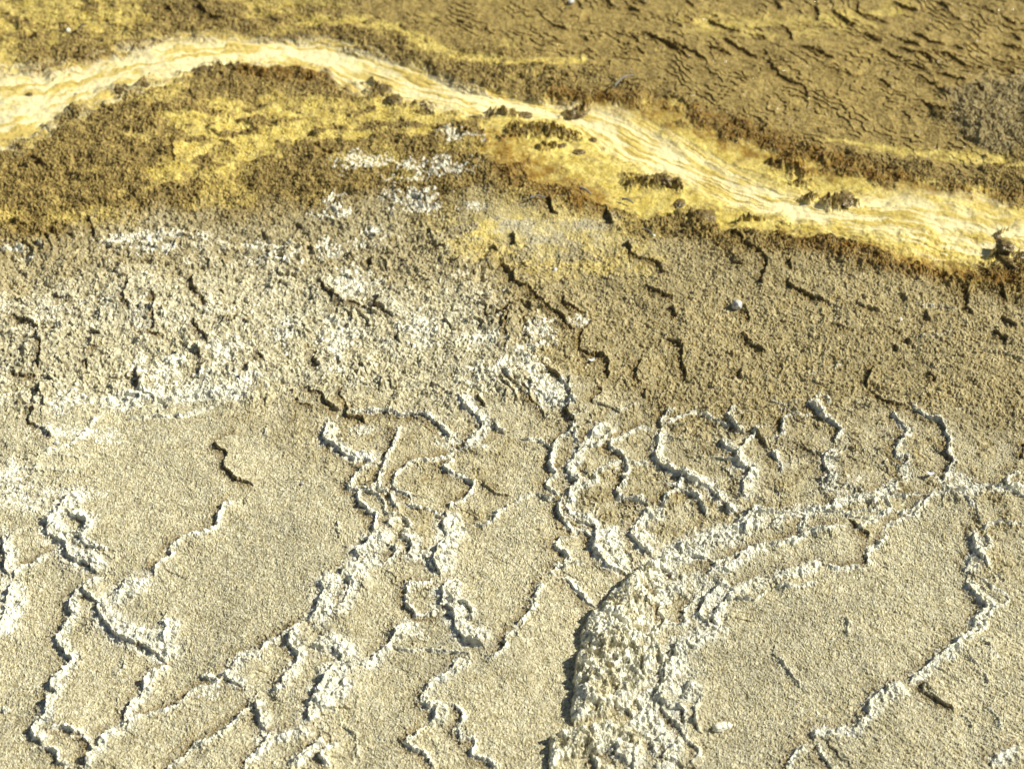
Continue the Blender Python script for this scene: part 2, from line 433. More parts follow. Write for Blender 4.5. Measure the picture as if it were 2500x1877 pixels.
LABELS = {
 'left_rim': 'long wavy white ridge running down the left side to the bottom left corner',
 'thick_rim': 'thick lumpy white ridge with deep shadow below the bare left plain',
 'lower_rim': 'white ridge bending down to the bottom edge, right of the long wavy left ridge',
 'corner_rim': 'smooth narrow white ridge slanting past the dry straw to the bottom edge',
 'knob_rim': 'short swollen white ridge on the right edge of the big bare left plain',
 'hook_rim': 'hooked white ridge below the short swollen ridge, left of the folded grey ridge',
 'fold_rim': 'folded grey white ridge with a shadowed stepped side, lower left of centre',
 'near_rim': 'low white ridge curling at the bottom edge beneath the folded grey ridge',
 'middle_rim': 'broken lumpy ridge left of the bare strip, ending where thin lines meet it',
 'zigzag_rim': 'wrinkled ridge slanting down left and turning a sharp corner, bottom centre',
 'crook_rim': 'thin crooked ridge bulging left at the bottom edge below the wrinkled corner ridge',
 'stair_rim': 'thin stepped ridge with strong shadow just right of the crooked bottom ridge',
 'loop_rim': 'kinked thin ridge along the top right of the big knobby mound',
 'crust_band': 'broad knobby white crust band right of the big knobby mound',
 'edge_rim': 'sharp ridge with dark shadow at the bottom edge, left of the pale stone',
 'right_rim': 'ragged ridge with dark hollows running down left on the right side',
 'low_crust': 'powdery white ridge at lower right, where the ragged ridge fades out',
 'root_line': 'fine curved raised line across the crust on the left edge',
 'west_crust': 'lumpy white ridge along the left edge of the big bare plain',
 'notch_scarp': 'notched dark scarp in the upper middle of the big bare left plain',
 'long_rim': 'smooth bending white ridge crossing the middle of the big bare left plain',
 'arch_scarp': 'nearly level ridge arching right above the curled white ridge',
 'curl_rim': 'curled rough white ridge above the cluster of small rimmed pockets',
 'pocket_rim': 'scalloped outer ridge on the left of the cluster of small pockets',
 'plate_rim': 'thin winding ridge around the top and left of the smooth plate at centre',
 'spur_rim': 'angular ridge with a dark cut on the right of the smooth plate at centre',
 'centre_crust': 'thick white crust ridge below the angular ridge, near the centre',
 'lobe_crust': 'lobed white crust ridge directly below the cluster of small pockets',
 'east_scarp': 'short dark scarp just right of centre that leads down to the beaded ridges',
 'bead_rim': 'chain of small round ridges with one nearly closed ring, right of centre',
 'twin_rim': 'long inner ridge beside the chain of round ridges, sweeping down right to the knobby mound',
 'outer_twin': 'short outer ridge with deep shadow, below the nearly closed ring',
 'snake_rim': 'thin snaking ridge with S bends between the twin ridges and the beaded ridge',
 'snake_tail': 'swollen white lower end of the snaking ridge',
 'beaded_ridge': 'beaded rough ridge descending right to the diagonal crust',
 'diagonal_crust': 'broad diagonal white crust joining the top of the big knobby mound',
 'fork_scarp': 'curved ridge with small bays at right, left of the bent pair of ridges',
 'bowl_scarp': 'dark bowl shaped scarp on the far side of the bent pair of ridges',
 'bent_rim': 'bent dark ridge, left one of the pair left of the white flake',
 'arc_rim': 'long dark arched ridge just right of the white flake',
 'cut_rim': 'thin wavy ridge with a dark nick edging the large bare right plain',
 'east_crust': 'braided white crust along the top of the large bare right plain',
 'far_right_rim': 'thick ridge with dark shadow near the right edge of the photo',
 'west_scarp': 'stepped dark scarp close to the left edge at mid height',
 'tall_scarp': 'upright dark scarp near the middle, below the yellow pool',
 'centre_scarp': 'long dark scarp stepping down right from the yellow pool at centre',
 's_scarp': 'dark scarp with an S bend over a shallow brown dish',
 'short_scarp': 'short straight dark scarp on the tan slope right of centre',
 'upper_scarp': 'dark scarp running down right from the yellow flow to the white pebble',
 'hook_scarp': 'curved dark scarp just below the round white pebble',
 'cup_scarp': 'cup shaped dark scarp left of the small branching scarp',
 'long_scarp': 'long dark scarp on the brown slope right of the round white pebble',
 'right_scarp': 'upright dark scarp near the right edge below the yellow flow',
}
polys = []
for ln in LINES.strip().splitlines():
    f = ln.split(); k, key = f[2], f[3]
    p = np.array([[float(v) for v in q.split(',')] for q in f[4:]])
    p = p * .5654 + np.array([1250, 938]) if f[0] == 'Q' else p * (625 / 2211) + np.array([625 * int(f[0]), 469 * int(f[1])])
    # Catmull-Rom
    P = np.vstack([2 * p[0] - p[1], p, 2 * p[-1] - p[-2]]); out = []
    for i in range(1, len(P) - 2):
        for t in np.linspace(0, 1, 4, endpoint=False):
            a, b, c_, d_ = P[i - 1], P[i], P[i + 1], P[i + 2]
            out.append(.5 * ((2 * b) + (c_ - a) * t + (2 * a - 5 * b + 4 * c_ - d_) * t * t + (3 * b - a - 3 * c_ + d_) * t ** 3))
    out.append(P[-2]); out = np.array(out)
    wx, wy = px2w(out[:, 0], out[:, 1])
    polys.append((k, key, out, np.stack([wx, wy], 1)))

# ------------------------------------------------------------------ the dense part of the ground
NU, NV = 2300, 1800
U0, U1, V0, V1 = -170, 2670, -140, 2015
us = np.linspace(U0, U1, NU); vsn = np.linspace(V1, V0, NV)      # rows from near to far
UU, VV = np.meshgrid(us, vsn)
X, Y = px2w(UU, VV); X = X.astype(F); Y = Y.astype(F)
UU = UU.astype(F); VV = VV.astype(F)
mm = 1000.0
wxn = fbm(X * 45, Y * 45, 3, 11) ; wyn = fbm(X * 45, Y * 45, 3, 31)
wx2 = fbm(X * 200, Y * 200, 2, 12) ; wy2 = fbm(X * 200, Y * 200, 2, 32)
XW = X + wxn * F(.0040) + wx2 * F(.0016); YW = Y + wyn * F(.0045) + wy2 * F(.0018)

step = np.zeros_like(X); rim = np.zeros_like(X); crust = np.zeros_like(X); wet = np.zeros_like(X); halo = np.zeros_like(X)
owner = np.full(X.shape, -1, np.int16); own_v = np.zeros_like(X)
keys = []
for k, key, pp, wp in polys:
    wpx, s_, h_, kr = CL[k]
    m_ = mpp(pp[:, 1].mean()); fac = (m_ / .0005) ** .55
    W = wpx * m_; s_ *= .001 * fac; h_ *= .001 * fac
    if pp[:, 1].mean() < 469: s_ *= .55; W *= .75
    elif pp[:, 1].mean() < 938: s_ *= 1.05; W *= .7
    R = max(.075, 4 * W)
    pad = R / m_ + 10
    i0, i1 = np.searchsorted(us, [pp[:, 0].min() - pad, pp[:, 0].max() + pad])
    j0 = np.searchsorted(-vsn, -(pp[:, 1].max() + pad)); j1 = np.searchsorted(-vsn, -(pp[:, 1].min() - pad))
    if i1 <= i0 or j1 <= j0: continue
    sl = (slice(j0, j1), slice(i0, i1))
    x = XW[sl]; y = YW[sl]
    best = np.full(x.shape, 1e3, F); sg = np.ones(x.shape, F); tt = np.zeros(x.shape, F)
    seg = np.hypot(*(wp[1:] - wp[:-1]).T); L = seg.sum(); acc = 0
    for i in range(len(wp) - 1):
        a = wp[i]; b = wp[i + 1]; dx, dy = b - a; l2 = dx * dx + dy * dy + 1e-12
        rx = x - a[0]; ry = y - a[1]
        t = np.clip((rx * dx + ry * dy) / l2, 0, 1)
        ex = rx - t * dx; ey = ry - t * dy; d2 = ex * ex + ey * ey
        m = d2 < best
        best[m] = d2[m]; sg[m] = np.where(dx * ry - dy * rx > 0, 1, -1)[m]; tt[m] = (acc + t * seg[i])[m]
        acc += seg[i]
    d = np.sqrt(best) * sg
    tl = min(.014, L * .2)
    tap = sst(0, tl, tt) * sst(0, tl, L - tt) * .999
    vary = .75 + .5 * noise(tt * 28 + 3.1 * len(keys), tt * 0 + .5, 91)
    edge = sst(-.0012, .0014, d)
    off = d - W * .55
    st = s_ * edge * np.exp(-np.maximum(d, 0) / (.045 + .02 * (W > .004))) * tap * vary
    lump = np.clip(.55 + 1.1 * fbm(x * 95, y * 95, 3, 95), 0.05, 1.3)
    cw = max(2.2 * m_, .0013)
    crest = np.exp(-((d - cw * .9) / cw) ** 2)
    rm = h_ * (.55 * crest + .50 * lump * np.exp(-(off / np.where(off > 0, W * 1.25, W * .75)) ** 2)) * (.35 + .65 * tap) * sst(-.0018, .0008, d) * (.7 + .6 * vary)
    rm *= np.where(np.abs(d) > R * .95, 0, 1)
    cr = kr * np.maximum(.8 * crest, np.exp(-(off / (W * 1.9)) ** 2) * np.clip(.45 + lump * .85, 0, 1)) * (.4 + .6 * tap)
    if k in 'MNBC': halo[sl] = np.maximum(halo[sl], np.exp(-(d / max(.022, W * 2)) ** 2))
    step[sl] += st * sst(R, R * .6, np.abs(d))
    rim[sl] = np.maximum(rim[sl], rm) + .25 * np.minimum(rim[sl], rm)
    crust[sl] = np.maximum(crust[sl], cr)
    if k in 'DMNBd':
        wet[sl] = np.maximum(wet[sl], np.where(d < .001, np.exp(-(d / .011) ** 2), 0) * tap * (1 if k != 'd' else .5))
    if key != '-':
        oid = len(keys); keys.append(key)
        sc = np.where((d > -.0016) & (np.abs(off) < max(W * 1.3, .0035)) & (tt > 0.001) & (tt < L - .001), np.exp(-np.abs(off) / W), 0)
        m = sc > own_v[sl]
        own_v[sl][m] = sc[m]; owner[sl][m] = oid

# ------------------------------------------------------------------ mounds
def poly_dist(P, R):
    px_ = np.array(P, float); wx, wy = px2w(px_[:, 0], px_[:, 1])
    m_ = mpp(px_[:, 1].mean()); pad = R / m_ + 30
    i0, i1 = np.searchsorted(us, [px_[:, 0].min() - pad, px_[:, 0].max() + pad])
    j0 = np.searchsorted(-vsn, -(px_[:, 1].max() + pad)); j1 = np.searchsorted(-vsn, -(px_[:, 1].min() - pad))
    sl = (slice(j0, j1), slice(i0, i1)); x = XW[sl]; y = YW[sl]
    best = np.full(x.shape, 1e3, F); ins = np.zeros(x.shape, bool); n = len(wx)
    for i in range(n):
        ax, ay = wx[i], wy[i]; bx, by = wx[(i + 1) % n], wy[(i + 1) % n]; dx, dy = bx - ax, by - ay
        t = np.clip(((x - ax) * dx + (y - ay) * dy) / (dx * dx + dy * dy), 0, 1)
        best = np.minimum(best, (x - ax - t * dx) ** 2 + (y - ay - t * dy) ** 2)
        c = ((ay > y) != (by > y)) & (x < (bx - ax) * (y - ay) / (by - ay + 1e-12) + ax); ins ^= c
    return sl, np.sqrt(best) * np.where(ins, 1, -1)
Q = 625 / 2211
def tl(c, r, pts): return [(625 * c + a * Q, 469 * r + b * Q) for a, b in pts]
n_b0 = fbm(X * 30, Y * 30, 4, 221); mound = np.zeros_like(X); moundm = np.zeros_like(X)
MOUNDS = [('knobby_mound', tl(2, 3, [(1270, -170), (1100, -60), (960, 0), (880, 120), (720, 270), (640, 400), (590, 490), (600, 600), (545, 700), (530, 850), (530, 1000), (495, 1150), (540, 1265), (700, 1240), (850, 1210), (900, 1100), (1060, 1040), (1230, 860), (1250, 640), (1190, 470), (1250, 330), (1250, 200), (1130, 90), (1200, 0), (1290, -60)]), .017),
          ('powdery_mound', tl(2, 3, [(560, 1290), (900, 1250), (1060, 1340), (1090, 1440), (1020, 1490), (860, 1520), (560, 1560), (400, 1620), (370, 1760), (310, 1760), (325, 1400), (420, 1350)]), .013)]
for key, P, Hh in MOUNDS:
    sl, d = poly_dist(P, .03)
    vl = VV[sl]; ul = np.interp(vl, [1355, 1407, 1483, 1542, 1605, 1690, 1765, 1800, 1880], [1590, 1510, 1450, 1418, 1404, 1398, 1392, 1345, 1340])
    z = (1 - .72 * sst(40, 215, UU[sl] - ul + n_b0[sl] * 60)) * Hh * (1 - np.exp(-np.maximum(d + .001, 0) / .010)) * sst(-.001, .002, d)
    mound[sl] = np.maximum(mound[sl], z); moundm[sl] = np.maximum(moundm[sl], sst(-.001, .004, d))
    oid = len(keys); keys.append(key); owner[sl][d > 0] = oid
LABELS['knobby_mound'] = 'big knobby grey white mound with a dark left edge, right of centre near the bottom'
LABELS['powdery_mound'] = 'powdery white mound at the bottom edge just below the big knobby mound'

# ------------------------------------------------------------------ colour zones (true pigments of mats and minerals)
def full(pts): return [(a * 2500 / 2212, b * 2500 / 2212) + tuple(p) for a, b, *p in pts]
n_a = fbm(X * 9, Y * 9, 4, 201); n_b = fbm(X * 30, Y * 30, 4, 221); n_c = fbm(X * 110, Y * 110, 3, 241)
def along(pts):
    pts = full(pts); best = np.full(X.shape, 1e9, F); sd = np.zeros_like(X); al = np.zeros_like(X); acc = 0
    ux = UU + n_b * 10; uy = VV + n_b * 8
    for (ax, ay, aw), (bx, by, bw) in zip(pts[:-1], pts[1:]):
        dx, dy = bx - ax, by - ay; L_ = math.hypot(dx, dy)
        t = np.clip(((ux - ax) * dx + (uy - ay) * dy) / (L_ * L_), 0, 1); d = (ux - ax - t * dx) ** 2 + (uy - ay - t * dy) ** 2
        m = d < best; best[m] = d[m]; sd[m] = (((uy - ay) * dx - (ux - ax) * dy) / L_ / ((aw + (bw - aw) * t) * 1.13))[m]; al[m] = (acc + t * L_)[m]; acc += L_
    return sd, al
def stroke(pts, soft=.35, wob=1.0):
    """soft edged stroke with changing half width, in photo pixels; its edge follows ground noise"""
    pts = full(pts)
    ux = UU + wob * (n_b * 20 + n_c * 8); uy = VV + wob * (fbm(X * 26, Y * 26, 4, 261) * 9 + n_c * 4)
    best = np.full(X.shape, 99, F)
    for (ax, ay, aw), (bx, by, bw) in zip(pts[:-1], pts[1:]):
        dx, dy = bx - ax, by - ay
        t = np.clip(((ux - ax) * dx + (uy - ay) * dy) / (dx * dx + dy * dy), 0, 1)
        d = np.sqrt((ux - ax - t * dx) ** 2 + (uy - ay - t * dy) ** 2) / ((aw + (bw - aw) * t) * 1.13)
        best = np.minimum(best, d)
    return sst(1 + soft, 1 - soft, best)
def poly(pts, soft=25, wob=1.0):
    P = np.array(full(pts))[:, :2]
    ux = UU + wob * (n_a * 60 + n_b * 34 + n_c * 16); uy = VV + wob * (fbm(X * 12, Y * 12, 5, 281) * 44 + n_c * 9)
    best = np.full(X.shape, 1e9, F); ins = np.zeros(X.shape, bool); n = len(P)
    for i in range(n):
        (ax, ay), (bx, by) = P[i], P[(i + 1) % n]; dx, dy = bx - ax, by - ay
        t = np.clip(((ux - ax) * dx + (uy - ay) * dy) / (dx * dx + dy * dy + 1e-9), 0, 1)
        best = np.minimum(best, (ux - ax - t * dx) ** 2 + (uy - ay - t * dy) ** 2)
        ins ^= ((ay > uy) != (by > uy)) & (ux < (bx - ax) * (uy - ay) / (by - ay + 1e-12) + ax)
    return sst(-soft, soft, np.sqrt(best) * np.where(ins, 1, -1))

CH = [(-300, 300, 70), (0, 232, 66), (100, 208, 46), (200, 175, 38), (300, 146, 34), (400, 126, 32), (500, 112, 24), (600, 110, 20), (700, 124, 26), (780, 148, 32), (860, 174, 30), (950, 200, 26), (1050, 225, 20), (1150, 238, 15), (1250, 250, 18), (1310, 275, 34), (1380, 312, 36), (1460, 345, 32), (1550, 385, 27), (1650, 425, 26), (1750, 452, 24), (1850, 465, 30), (1950, 468, 42), (2050, 488, 48), (2150, 508, 45), (2500, 560, 60)]
sd, al = along(CH)
f1 = fbm(al * .009, sd * 1.6 + n_a * .5, 4, 811); f2 = fbm(al * .004, sd * 5.0, 3, 821)
cream = sst(1.75, .60, np.abs(sd) + f1 * .75 + n_a * .25 + n_b * .25)
streak = np.clip(.5 + f2 * .75 + f1 * .8 + .1, 0, 1)
fade = sst(1.6, .8, UU / 1400)                                     # the pale core thins out in the yellow fan
cream = cream * np.clip(.55 + .45 * fade + .7 * (streak - .4), 0, 1)
yellow = poly([(1040, 245), (1280, 215), (1450, 235), (1560, 290), (1700, 335), (1870, 380), (2000, 415), (2300, 450), (2600, 500), (2600, 680), (2212, 570), (2110, 592), (1950, 555), (1750, 500), (1600, 490), (1500, 460), (1400, 480), (1250, 420), (1130, 380), (1050, 310)], 14)
yl = poly([(380, 240), (560, 225), (700, 230), (850, 185), (960, 225), (1060, 245), (980, 290), (850, 285), (760, 305), (700, 320), (550, 345), (450, 375), (400, 400), (260, 420), (390, 310)], 16)
yl = np.maximum(yl * .85, .65 * poly([(-300, -100), (340, -100), (330, 20), (250, 70), (130, 80), (-300, 120)], 20))
yl = np.maximum(yl, .8 * stroke([(640, 45, 10), (760, 45, 12), (870, 62, 12), (920, 92, 14), (1000, 120, 10), (1100, 137, 8), (1260, 134, 7)], .6, .4))
yl = np.maximum(yl, .7 * stroke([(1780, 300, 6), (1900, 320, 8), (2000, 338, 9), (2090, 350, 14), (2200, 358, 14), (2400, 380, 18)], .6, .5))
yl = np.maximum(yl, .75 * stroke([(1000, 505, 10), (1050, 497, 22), (1090, 492, 18), (1120, 470, 10)], .5, .5))
yl = np.maximum(yl, .45 * poly([(900, 480), (1150, 420), (1400, 480), (1420, 600), (1150, 600), (1000, 560)], 40))
yl = np.maximum(yl, .5 * stroke([(1480, 45, 22), (1560, 60, 24), (1700, 60, 20), (1950, 20, 20)], .9))
amber = np.maximum(stroke([(1200, 215, 22), (1450, 245, 26), (1600, 295, 34), (1720, 335, 32), (1850, 372, 26), (2000, 412, 14), (2260, 442, 12)], .7),
                   stroke([(1060, 300, 26), (1110, 350, 40), (1200, 410, 40), (1300, 440, 26)], .7))
amber = np.maximum(amber, stroke([(1700, 515, 14), (1850, 545, 18), (1950, 570, 26), (2110, 590, 18), (2260, 600, 16)], .7))
amber = np.maximum(amber, stroke([(0, 190, 20), (130, 155, 16), (260, 120, 14), (400, 88, 10)], .8))
amber = np.maximum(amber, stroke([(520, 148, 14), (600, 145, 20), (720, 155, 24), (790, 185, 14)], .7))
# rough brown islands standing in the flow
isl = np.zeros_like(X)
for p in ([(800, 180, 16), (830, 190, 17), (855, 218, 12)], [(1365, 392, 18), (1440, 388, 12), (1470, 400, 8)], [(1218, 240, 5), (1270, 238, 8)],
          [(1500, 465, 20), (1530, 490, 16)], [(1100, 290, 16), (1200, 285, 14), (1240, 298, 12)], [(1170, 318, 10), (1190, 322, 7)], [(1690, 345, 22), (1740, 385, 18)],
          [(1790, 440, 13), (1830, 438, 12), (1850, 444, 6)], [(1060, 245, 7), (1110, 243, 10)], [(310, 235, 8), (340, 242, 6)], [(490, 186, 12), (520, 190, 8)],
          [(2150, 500, 6), (2175, 492, 5)], [(2158, 548, 10), (2190, 550, 8)], [(2150, 582, 5), (2230, 575, 14)], [(470, 150, 16), (530, 148, 14)], [(1730, 430, 6), (1760, 432, 7)], [(1600, 473, 4), (1650, 470, 5)]):
    isl = np.maximum(isl, stroke(p, .7, 1.0))
isl = isl * sst(-.35, .12, fbm(X * 75, Y * 45, 4, 299))
rimy = poly([(2060, 210), (2140, 175), (2700, 120), (2700, 420), (2212, 330), (2130, 320), (2080, 270)], 22, .6)
cream *= 1 - isl; yellow *= 1 - isl
brown = poly([(-400, -400), (2800, -400), (2800, 700), (2212, 640), (1950, 600), (1700, 545), (1500, 545), (1400, 520), (1250, 470), (1050, 440), (950, 470), (850, 430), (720, 450), (480, 460), (300, 470), (150, 520), (-400, 570)], 38)
tan2 = .6 * poly([(1130, 850), (2300, 800), (2700, 1000), (2700, 1250), (2250, 1180), (2120, 1300), (2090, 1200), (2100, 1080), (1800, 1110), (1500, 1180), (1340, 1200), (1210, 1150), (1180, 980)], 40)
tan2 = np.maximum(tan2, .5 * poly([(440, 880), (700, 860), (1000, 900), (1180, 940), (1000, 1180), (900, 1200), (800, 1050), (560, 960)], 40))
tan_ = poly([(1150, 520), (2800, 520), (2800, 1100), (2212, 950), (1900, 900), (1500, 960), (1380, 900), (1150, 800), (1060, 640), (850, 560), (500, 520), (250, 560), (-400, 620), (-400, 480)], 60)
brown = np.clip(brown + isl, 0, 1); tan_ = np.maximum(tan_, .75 * poly([(-400, 380), (500, 400), (950, 400), (1150, 560), (900, 620), (600, 570), (300, 590), (100, 640), (-400, 700)], 45)); tan_ = np.maximum(tan_, tan2 * np.clip(.8 + n_b * 1.2, 0, 1.3))
# rougher, knobby places and smoother filmed ones
yl = np.maximum(yl * np.clip(1.15 - 1.6 * sst(.0, .45, fbm(X * 16, Y * 26, 4, 291)), 0, 1), .5 * brown * (1 - isl) * sst(1500, 900, UU) * sst(.08, .45, fbm(X * 7, Y * 11, 5, 295)))
smooth = np.clip(cream * 1.2 + yellow * .9 + yl * .6, 0, 1)
film = poly([(1100, -50), (2700, -50), (2700, 150), (2100, 190), (2010, 250), (2150, 330), (2150, 400), (1900, 350), (1650, 270), (1450, 210), (1200, 150), (900, 60), (700, 20)], 20)
film = film * (1 - rimy)
knob = brown * (1 - np.clip(smooth, 0, 1)) * (1 - .8 * film)
# whitish efflorescence patches: tile c, r, x, y, rx, ry
WH = [(0, 1, 1950, 1380, 190, 110), (0, 1, 1220, 1560, 60, 110), (0, 1, 1800, 1600, 90, 90), (0, 1, 1780, 400, 80, 50), (0, 1, 970, 450, 60, 40), (0, 1, 1400, 390, 200, 60), (0, 1, 1080, 430, 120, 40),
      (0, 1, 2150, 1620, 150, 60), (0, 1, 1250, 500, 260, 50), (0, 1, 60, 520, 120, 20), (0, 1, 230, 580, 60, 15), (0, 1, 1400, 1560, 200, 100), (1, 1, 90, 530, 200, 90), (1, 1, 250, 560, 120, 60), (1, 1, 660, 490, 150, 60),
      (1, 1, 860, 790, 190, 110), (1, 1, 1420, 1170, 200, 120), (1, 1, 700, 1220, 160, 130), (1, 1, 230, 1180, 100, 130), (1, 1, 1900, 1580, 160, 100), (1, 1, 2230, 1500, 90, 110), (1, 1, 1060, 340, 110, 60),
      (1, 1, 840, 430, 90, 40), (1, 1, 700, 130, 120, 90), (1, 1, 1400, 90, 250, 100), (1, 1, 1850, 140, 140, 40), (1, 1, 1950, 1270, 180, 60), (1, 1, 700, 1450, 60, 120), (1, 0, 1750, 1190, 150, 60), (1, 0, 900, 1400, 200, 70),
      (1, 0, 1500, 1480, 300, 80), (2, 1, 550, 1120, 120, 60), (2, 1, 250, 1200, 150, 120), (2, 1, 100, 1500, 160, 150), (2, 2, 250, 60, 200, 100), (0, 2, 1900, 60, 260, 70), (0, 2, 620, 150, 160, 110), (0, 2, 1290, 90, 110, 60),
      (0, 2, 100, 850, 170, 150), (0, 2, 200, 1040, 220, 120), (0, 2, 500, 930, 260, 50), (0, 2, 60, 1450, 60, 200), (0, 2, 1150, 190, 240, 60), (0, 2, 600, 440, 260, 60), (0, 2, 900, 470, 120, 50),
      (1, 2, 1640, 470, 120, 60), (1, 2, 920, 390, 80, 50), (1, 2, 650, 400, 70, 90), (1, 3, 660, 170, 110, 110), (1, 3, 1330, 490, 130, 70), (1, 3, 300, 860, 60, 60), (1, 3, 150, 1420, 140, 40),
      (0, 3, 1330, 560, 160, 80), (0, 3, 1480, 640, 110, 60), (0, 3, 540, 950, 90, 110), (0, 3, 1780, 990, 120, 70), (0, 3, 60, 100, 60, 220), (2, 3, 1450, 620, 100, 90), (2, 3, 1500, 880, 120, 110), (2, 3, 1430, 1020, 100, 90),
      (2, 3, 1350, 880, 90, 100), (2, 3, 1250, 1070, 90, 60), (2, 3, 1330, 1400, 130, 90), (2, 3, 1700, 80, 130, 110), (3, 3, 1110, 1020, 130, 90), (3, 3, 930, 1150, 90, 80), (3, 3, 620, 1330, 180, 40),
      (3, 2, 1600, 870, 140, 70), (3, 2, 650, 880, 120, 70), (3, 2, 300, 1100, 220, 40), (3, 2, 1170, 760, 60, 70), (2, 2, 1750, 1320, 260, 50), (2, 2, 1350, 1440, 120, 60), (2, 2, 1150, 1330, 100, 110)]
white = np.zeros_like(X)
for c, r, px_, py_, rx, ry in WH:
    cx = 625 * c + px_ * Q; cy = 469 * r + py_ * Q; rx *= Q * 1.15; ry *= Q * 1.15
    i0, i1 = np.searchsorted(us, [cx - 2.6 * rx, cx + 2.6 * rx]); j0 = np.searchsorted(-vsn, -(cy + 2.6 * ry)); j1 = np.searchsorted(-vsn, -(cy - 2.6 * ry))
    sl = (slice(j0, j1), slice(i0, i1))
    q = np.sqrt(((UU[sl] - cx) / rx) ** 2 + ((VV[sl] - cy) / ry) ** 2) + n_b[sl] * .8 + n_c[sl] * .45 + n_a[sl] * .4
    white[sl] = np.maximum(white[sl], sst(2.0, .3, q))
del wxn, wyn, wx2, wy2
mid = poly([(-400, 520), (450, 480), (900, 470), (1150, 600), (1180, 850), (1000, 900), (700, 850), (300, 880), (-400, 950)], 50)     # coarse granular belt
white0 = white
coarse = np.clip(mid + .7 * brown * (1 - np.clip(smooth, 0, 1)) * (1 - .8 * film) + .95 * tan_ + rimy, 0, 1); brown = brown * (1 - .55 * rimy); tan_ = np.maximum(tan_, .9 * rimy)
gsc = 1 / .0026
d1, d2, g1 = voro(XW * gsc, YW * gsc, 301)
e1, e2, g2 = voro(XW / .0050, YW / .0054, 321)
gr = np.where(coarse > .5, g2, g1)
white = .85 * sst(.50, .95, white * .62 + gr * .5 + n_c * .15) * sst(.06, .5, white)
white = np.maximum(white, mid * .6 * sst(.45, .95, gr * .8 + n_a * .6 + n_b * .5))
white = np.maximum(white * .8, crust * (1 - .7 * brown)); white = np.maximum(white, moundm * np.clip(.62 + .9 * n_b + .6 * n_c, .15, .95))

# ------------------------------------------------------------------ height
far = sst(900, 200, VV)
dome1 = np.clip(1 - (d1 / .62) ** 2, 0, 1); dome2 = np.clip(1 - (e1 / .62) ** 2, 0, 1)
grain = .00125 * dome1 * (.3 + 1.0 * g1) * (1 - .45 * coarse) + .0030 * coarse * dome2 * (.3 + .9 * g2 ** 2)
grain *= (1 - .75 * sst(.35, .9, crust)) * (1 - .93 * smooth) * (1 - .75 * film)
k1, k2_, kg = voro(XW / .0075 + n_b * .3, YW / .0085 + n_c * .3, 341)       # popcorn knobs
k3, k4, kg2 = voro(X / .0135 + n_c * .5, Y / .016, 361)
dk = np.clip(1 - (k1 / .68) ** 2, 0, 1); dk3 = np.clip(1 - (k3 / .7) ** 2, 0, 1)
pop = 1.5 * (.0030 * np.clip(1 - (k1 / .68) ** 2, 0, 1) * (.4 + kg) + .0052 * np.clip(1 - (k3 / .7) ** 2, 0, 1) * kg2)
rough_z = np.maximum(poly([(1330, 1190), (1480, 1150), (1560, 1180), (1500, 1290), (1420, 1400), (1490, 1480), (1480, 1660), (1400, 1760), (1300, 1760), (1330, 1560), (1340, 1400), (1390, 1260)], 30, .4) * sst(-.15, .25, fbm(X * 32, Y * 32, 3, 371)),
  .6 * stroke([(20, 1010, 60), (90, 1090, 50), (150, 1190, 40)], .8, 0) * sst(-.1, .3, fbm(X * 32, Y * 32, 3, 372)))
bumpy = np.clip(np.maximum(np.maximum(crust * .55, .7 * rough_z), moundm), 0, 1)
white = np.maximum(white, .75 * rough_z)
h1, h2, h3 = voro(X / .0105 + n_c * .6 + n_b, Y / .0115 - n_c * .6, 381)
pit = sst(.02, .30, h2 - h1)
w1, w2_, w3 = voro(X / .026 + n_b * .9 + n_c * .25, Y / .030 + n_b * .6, 391)
diag = stroke([(1380, 1180, 60), (1600, 1110, 60), (1800, 1080, 50), (2000, 1060, 40), (2260, 1050, 40)], .8, 0) if True else 0
diag = np.maximum(diag, stroke([(1480, 1150, 40), (1380, 1280, 60), (1440, 1400, 60), (1420, 1660, 60)], .8, 0)); diag = np.maximum(diag, stroke([(20, 1000, 60), (100, 1080, 60), (160, 1200, 40)], .8, 0)); diag = np.maximum(diag, .8 * stroke([(760, 980, 60), (850, 1080, 60), (830, 1250, 50), (960, 1350, 60)], .8, 0))
diag = np.maximum(diag, .8 * poly([(1150, 880), (1600, 860), (2000, 850), (2000, 1040), (1600, 1080), (1350, 1180), (1200, 1100)], 40, 0))
netm = np.clip(np.maximum(halo * .7, diag) * sst(-.2, .3, fbm(X * 18, Y * 18, 2, 395)), 0, 1)
net = np.exp(-((w2_ - w1) / .075) ** 2) * netm * (w3 > .25)
zz = fbm(X * 2.2, Y * 2.2, 3, 401) * .010 + n_a * .0035 + n_b * .0011 * (1 + 1.3 * mid)
zz += fbm(X * 70, Y * 70, 4, 421) * (.0011 + .0022 * mid + .0018 * tan_)
zz += fbm(X * 28, Y * 28, 4, 425) * (.0035 * mid + .0030 * tan_)
zz += fbm(X * 220, Y * 180, 3, 431) * .0006 * (1 - smooth)
kn = fbm(X * 55 + n_c, Y * 42, 4, 441); kn2 = fbm(X * 130, Y * 110, 3, 461)
kn3 = fbm(X * 24, Y * 20, 3, 471)
zz += knob * (.0052 * kn + .0012 * np.abs(kn2) + .0080 * kn3 + .002)
zz -= .004 * np.clip(cream * 1.1, 0, 1) + .002 * yellow
zz += isl * (.0016 + .0014 * np.abs(kn2) + .004 * kn)
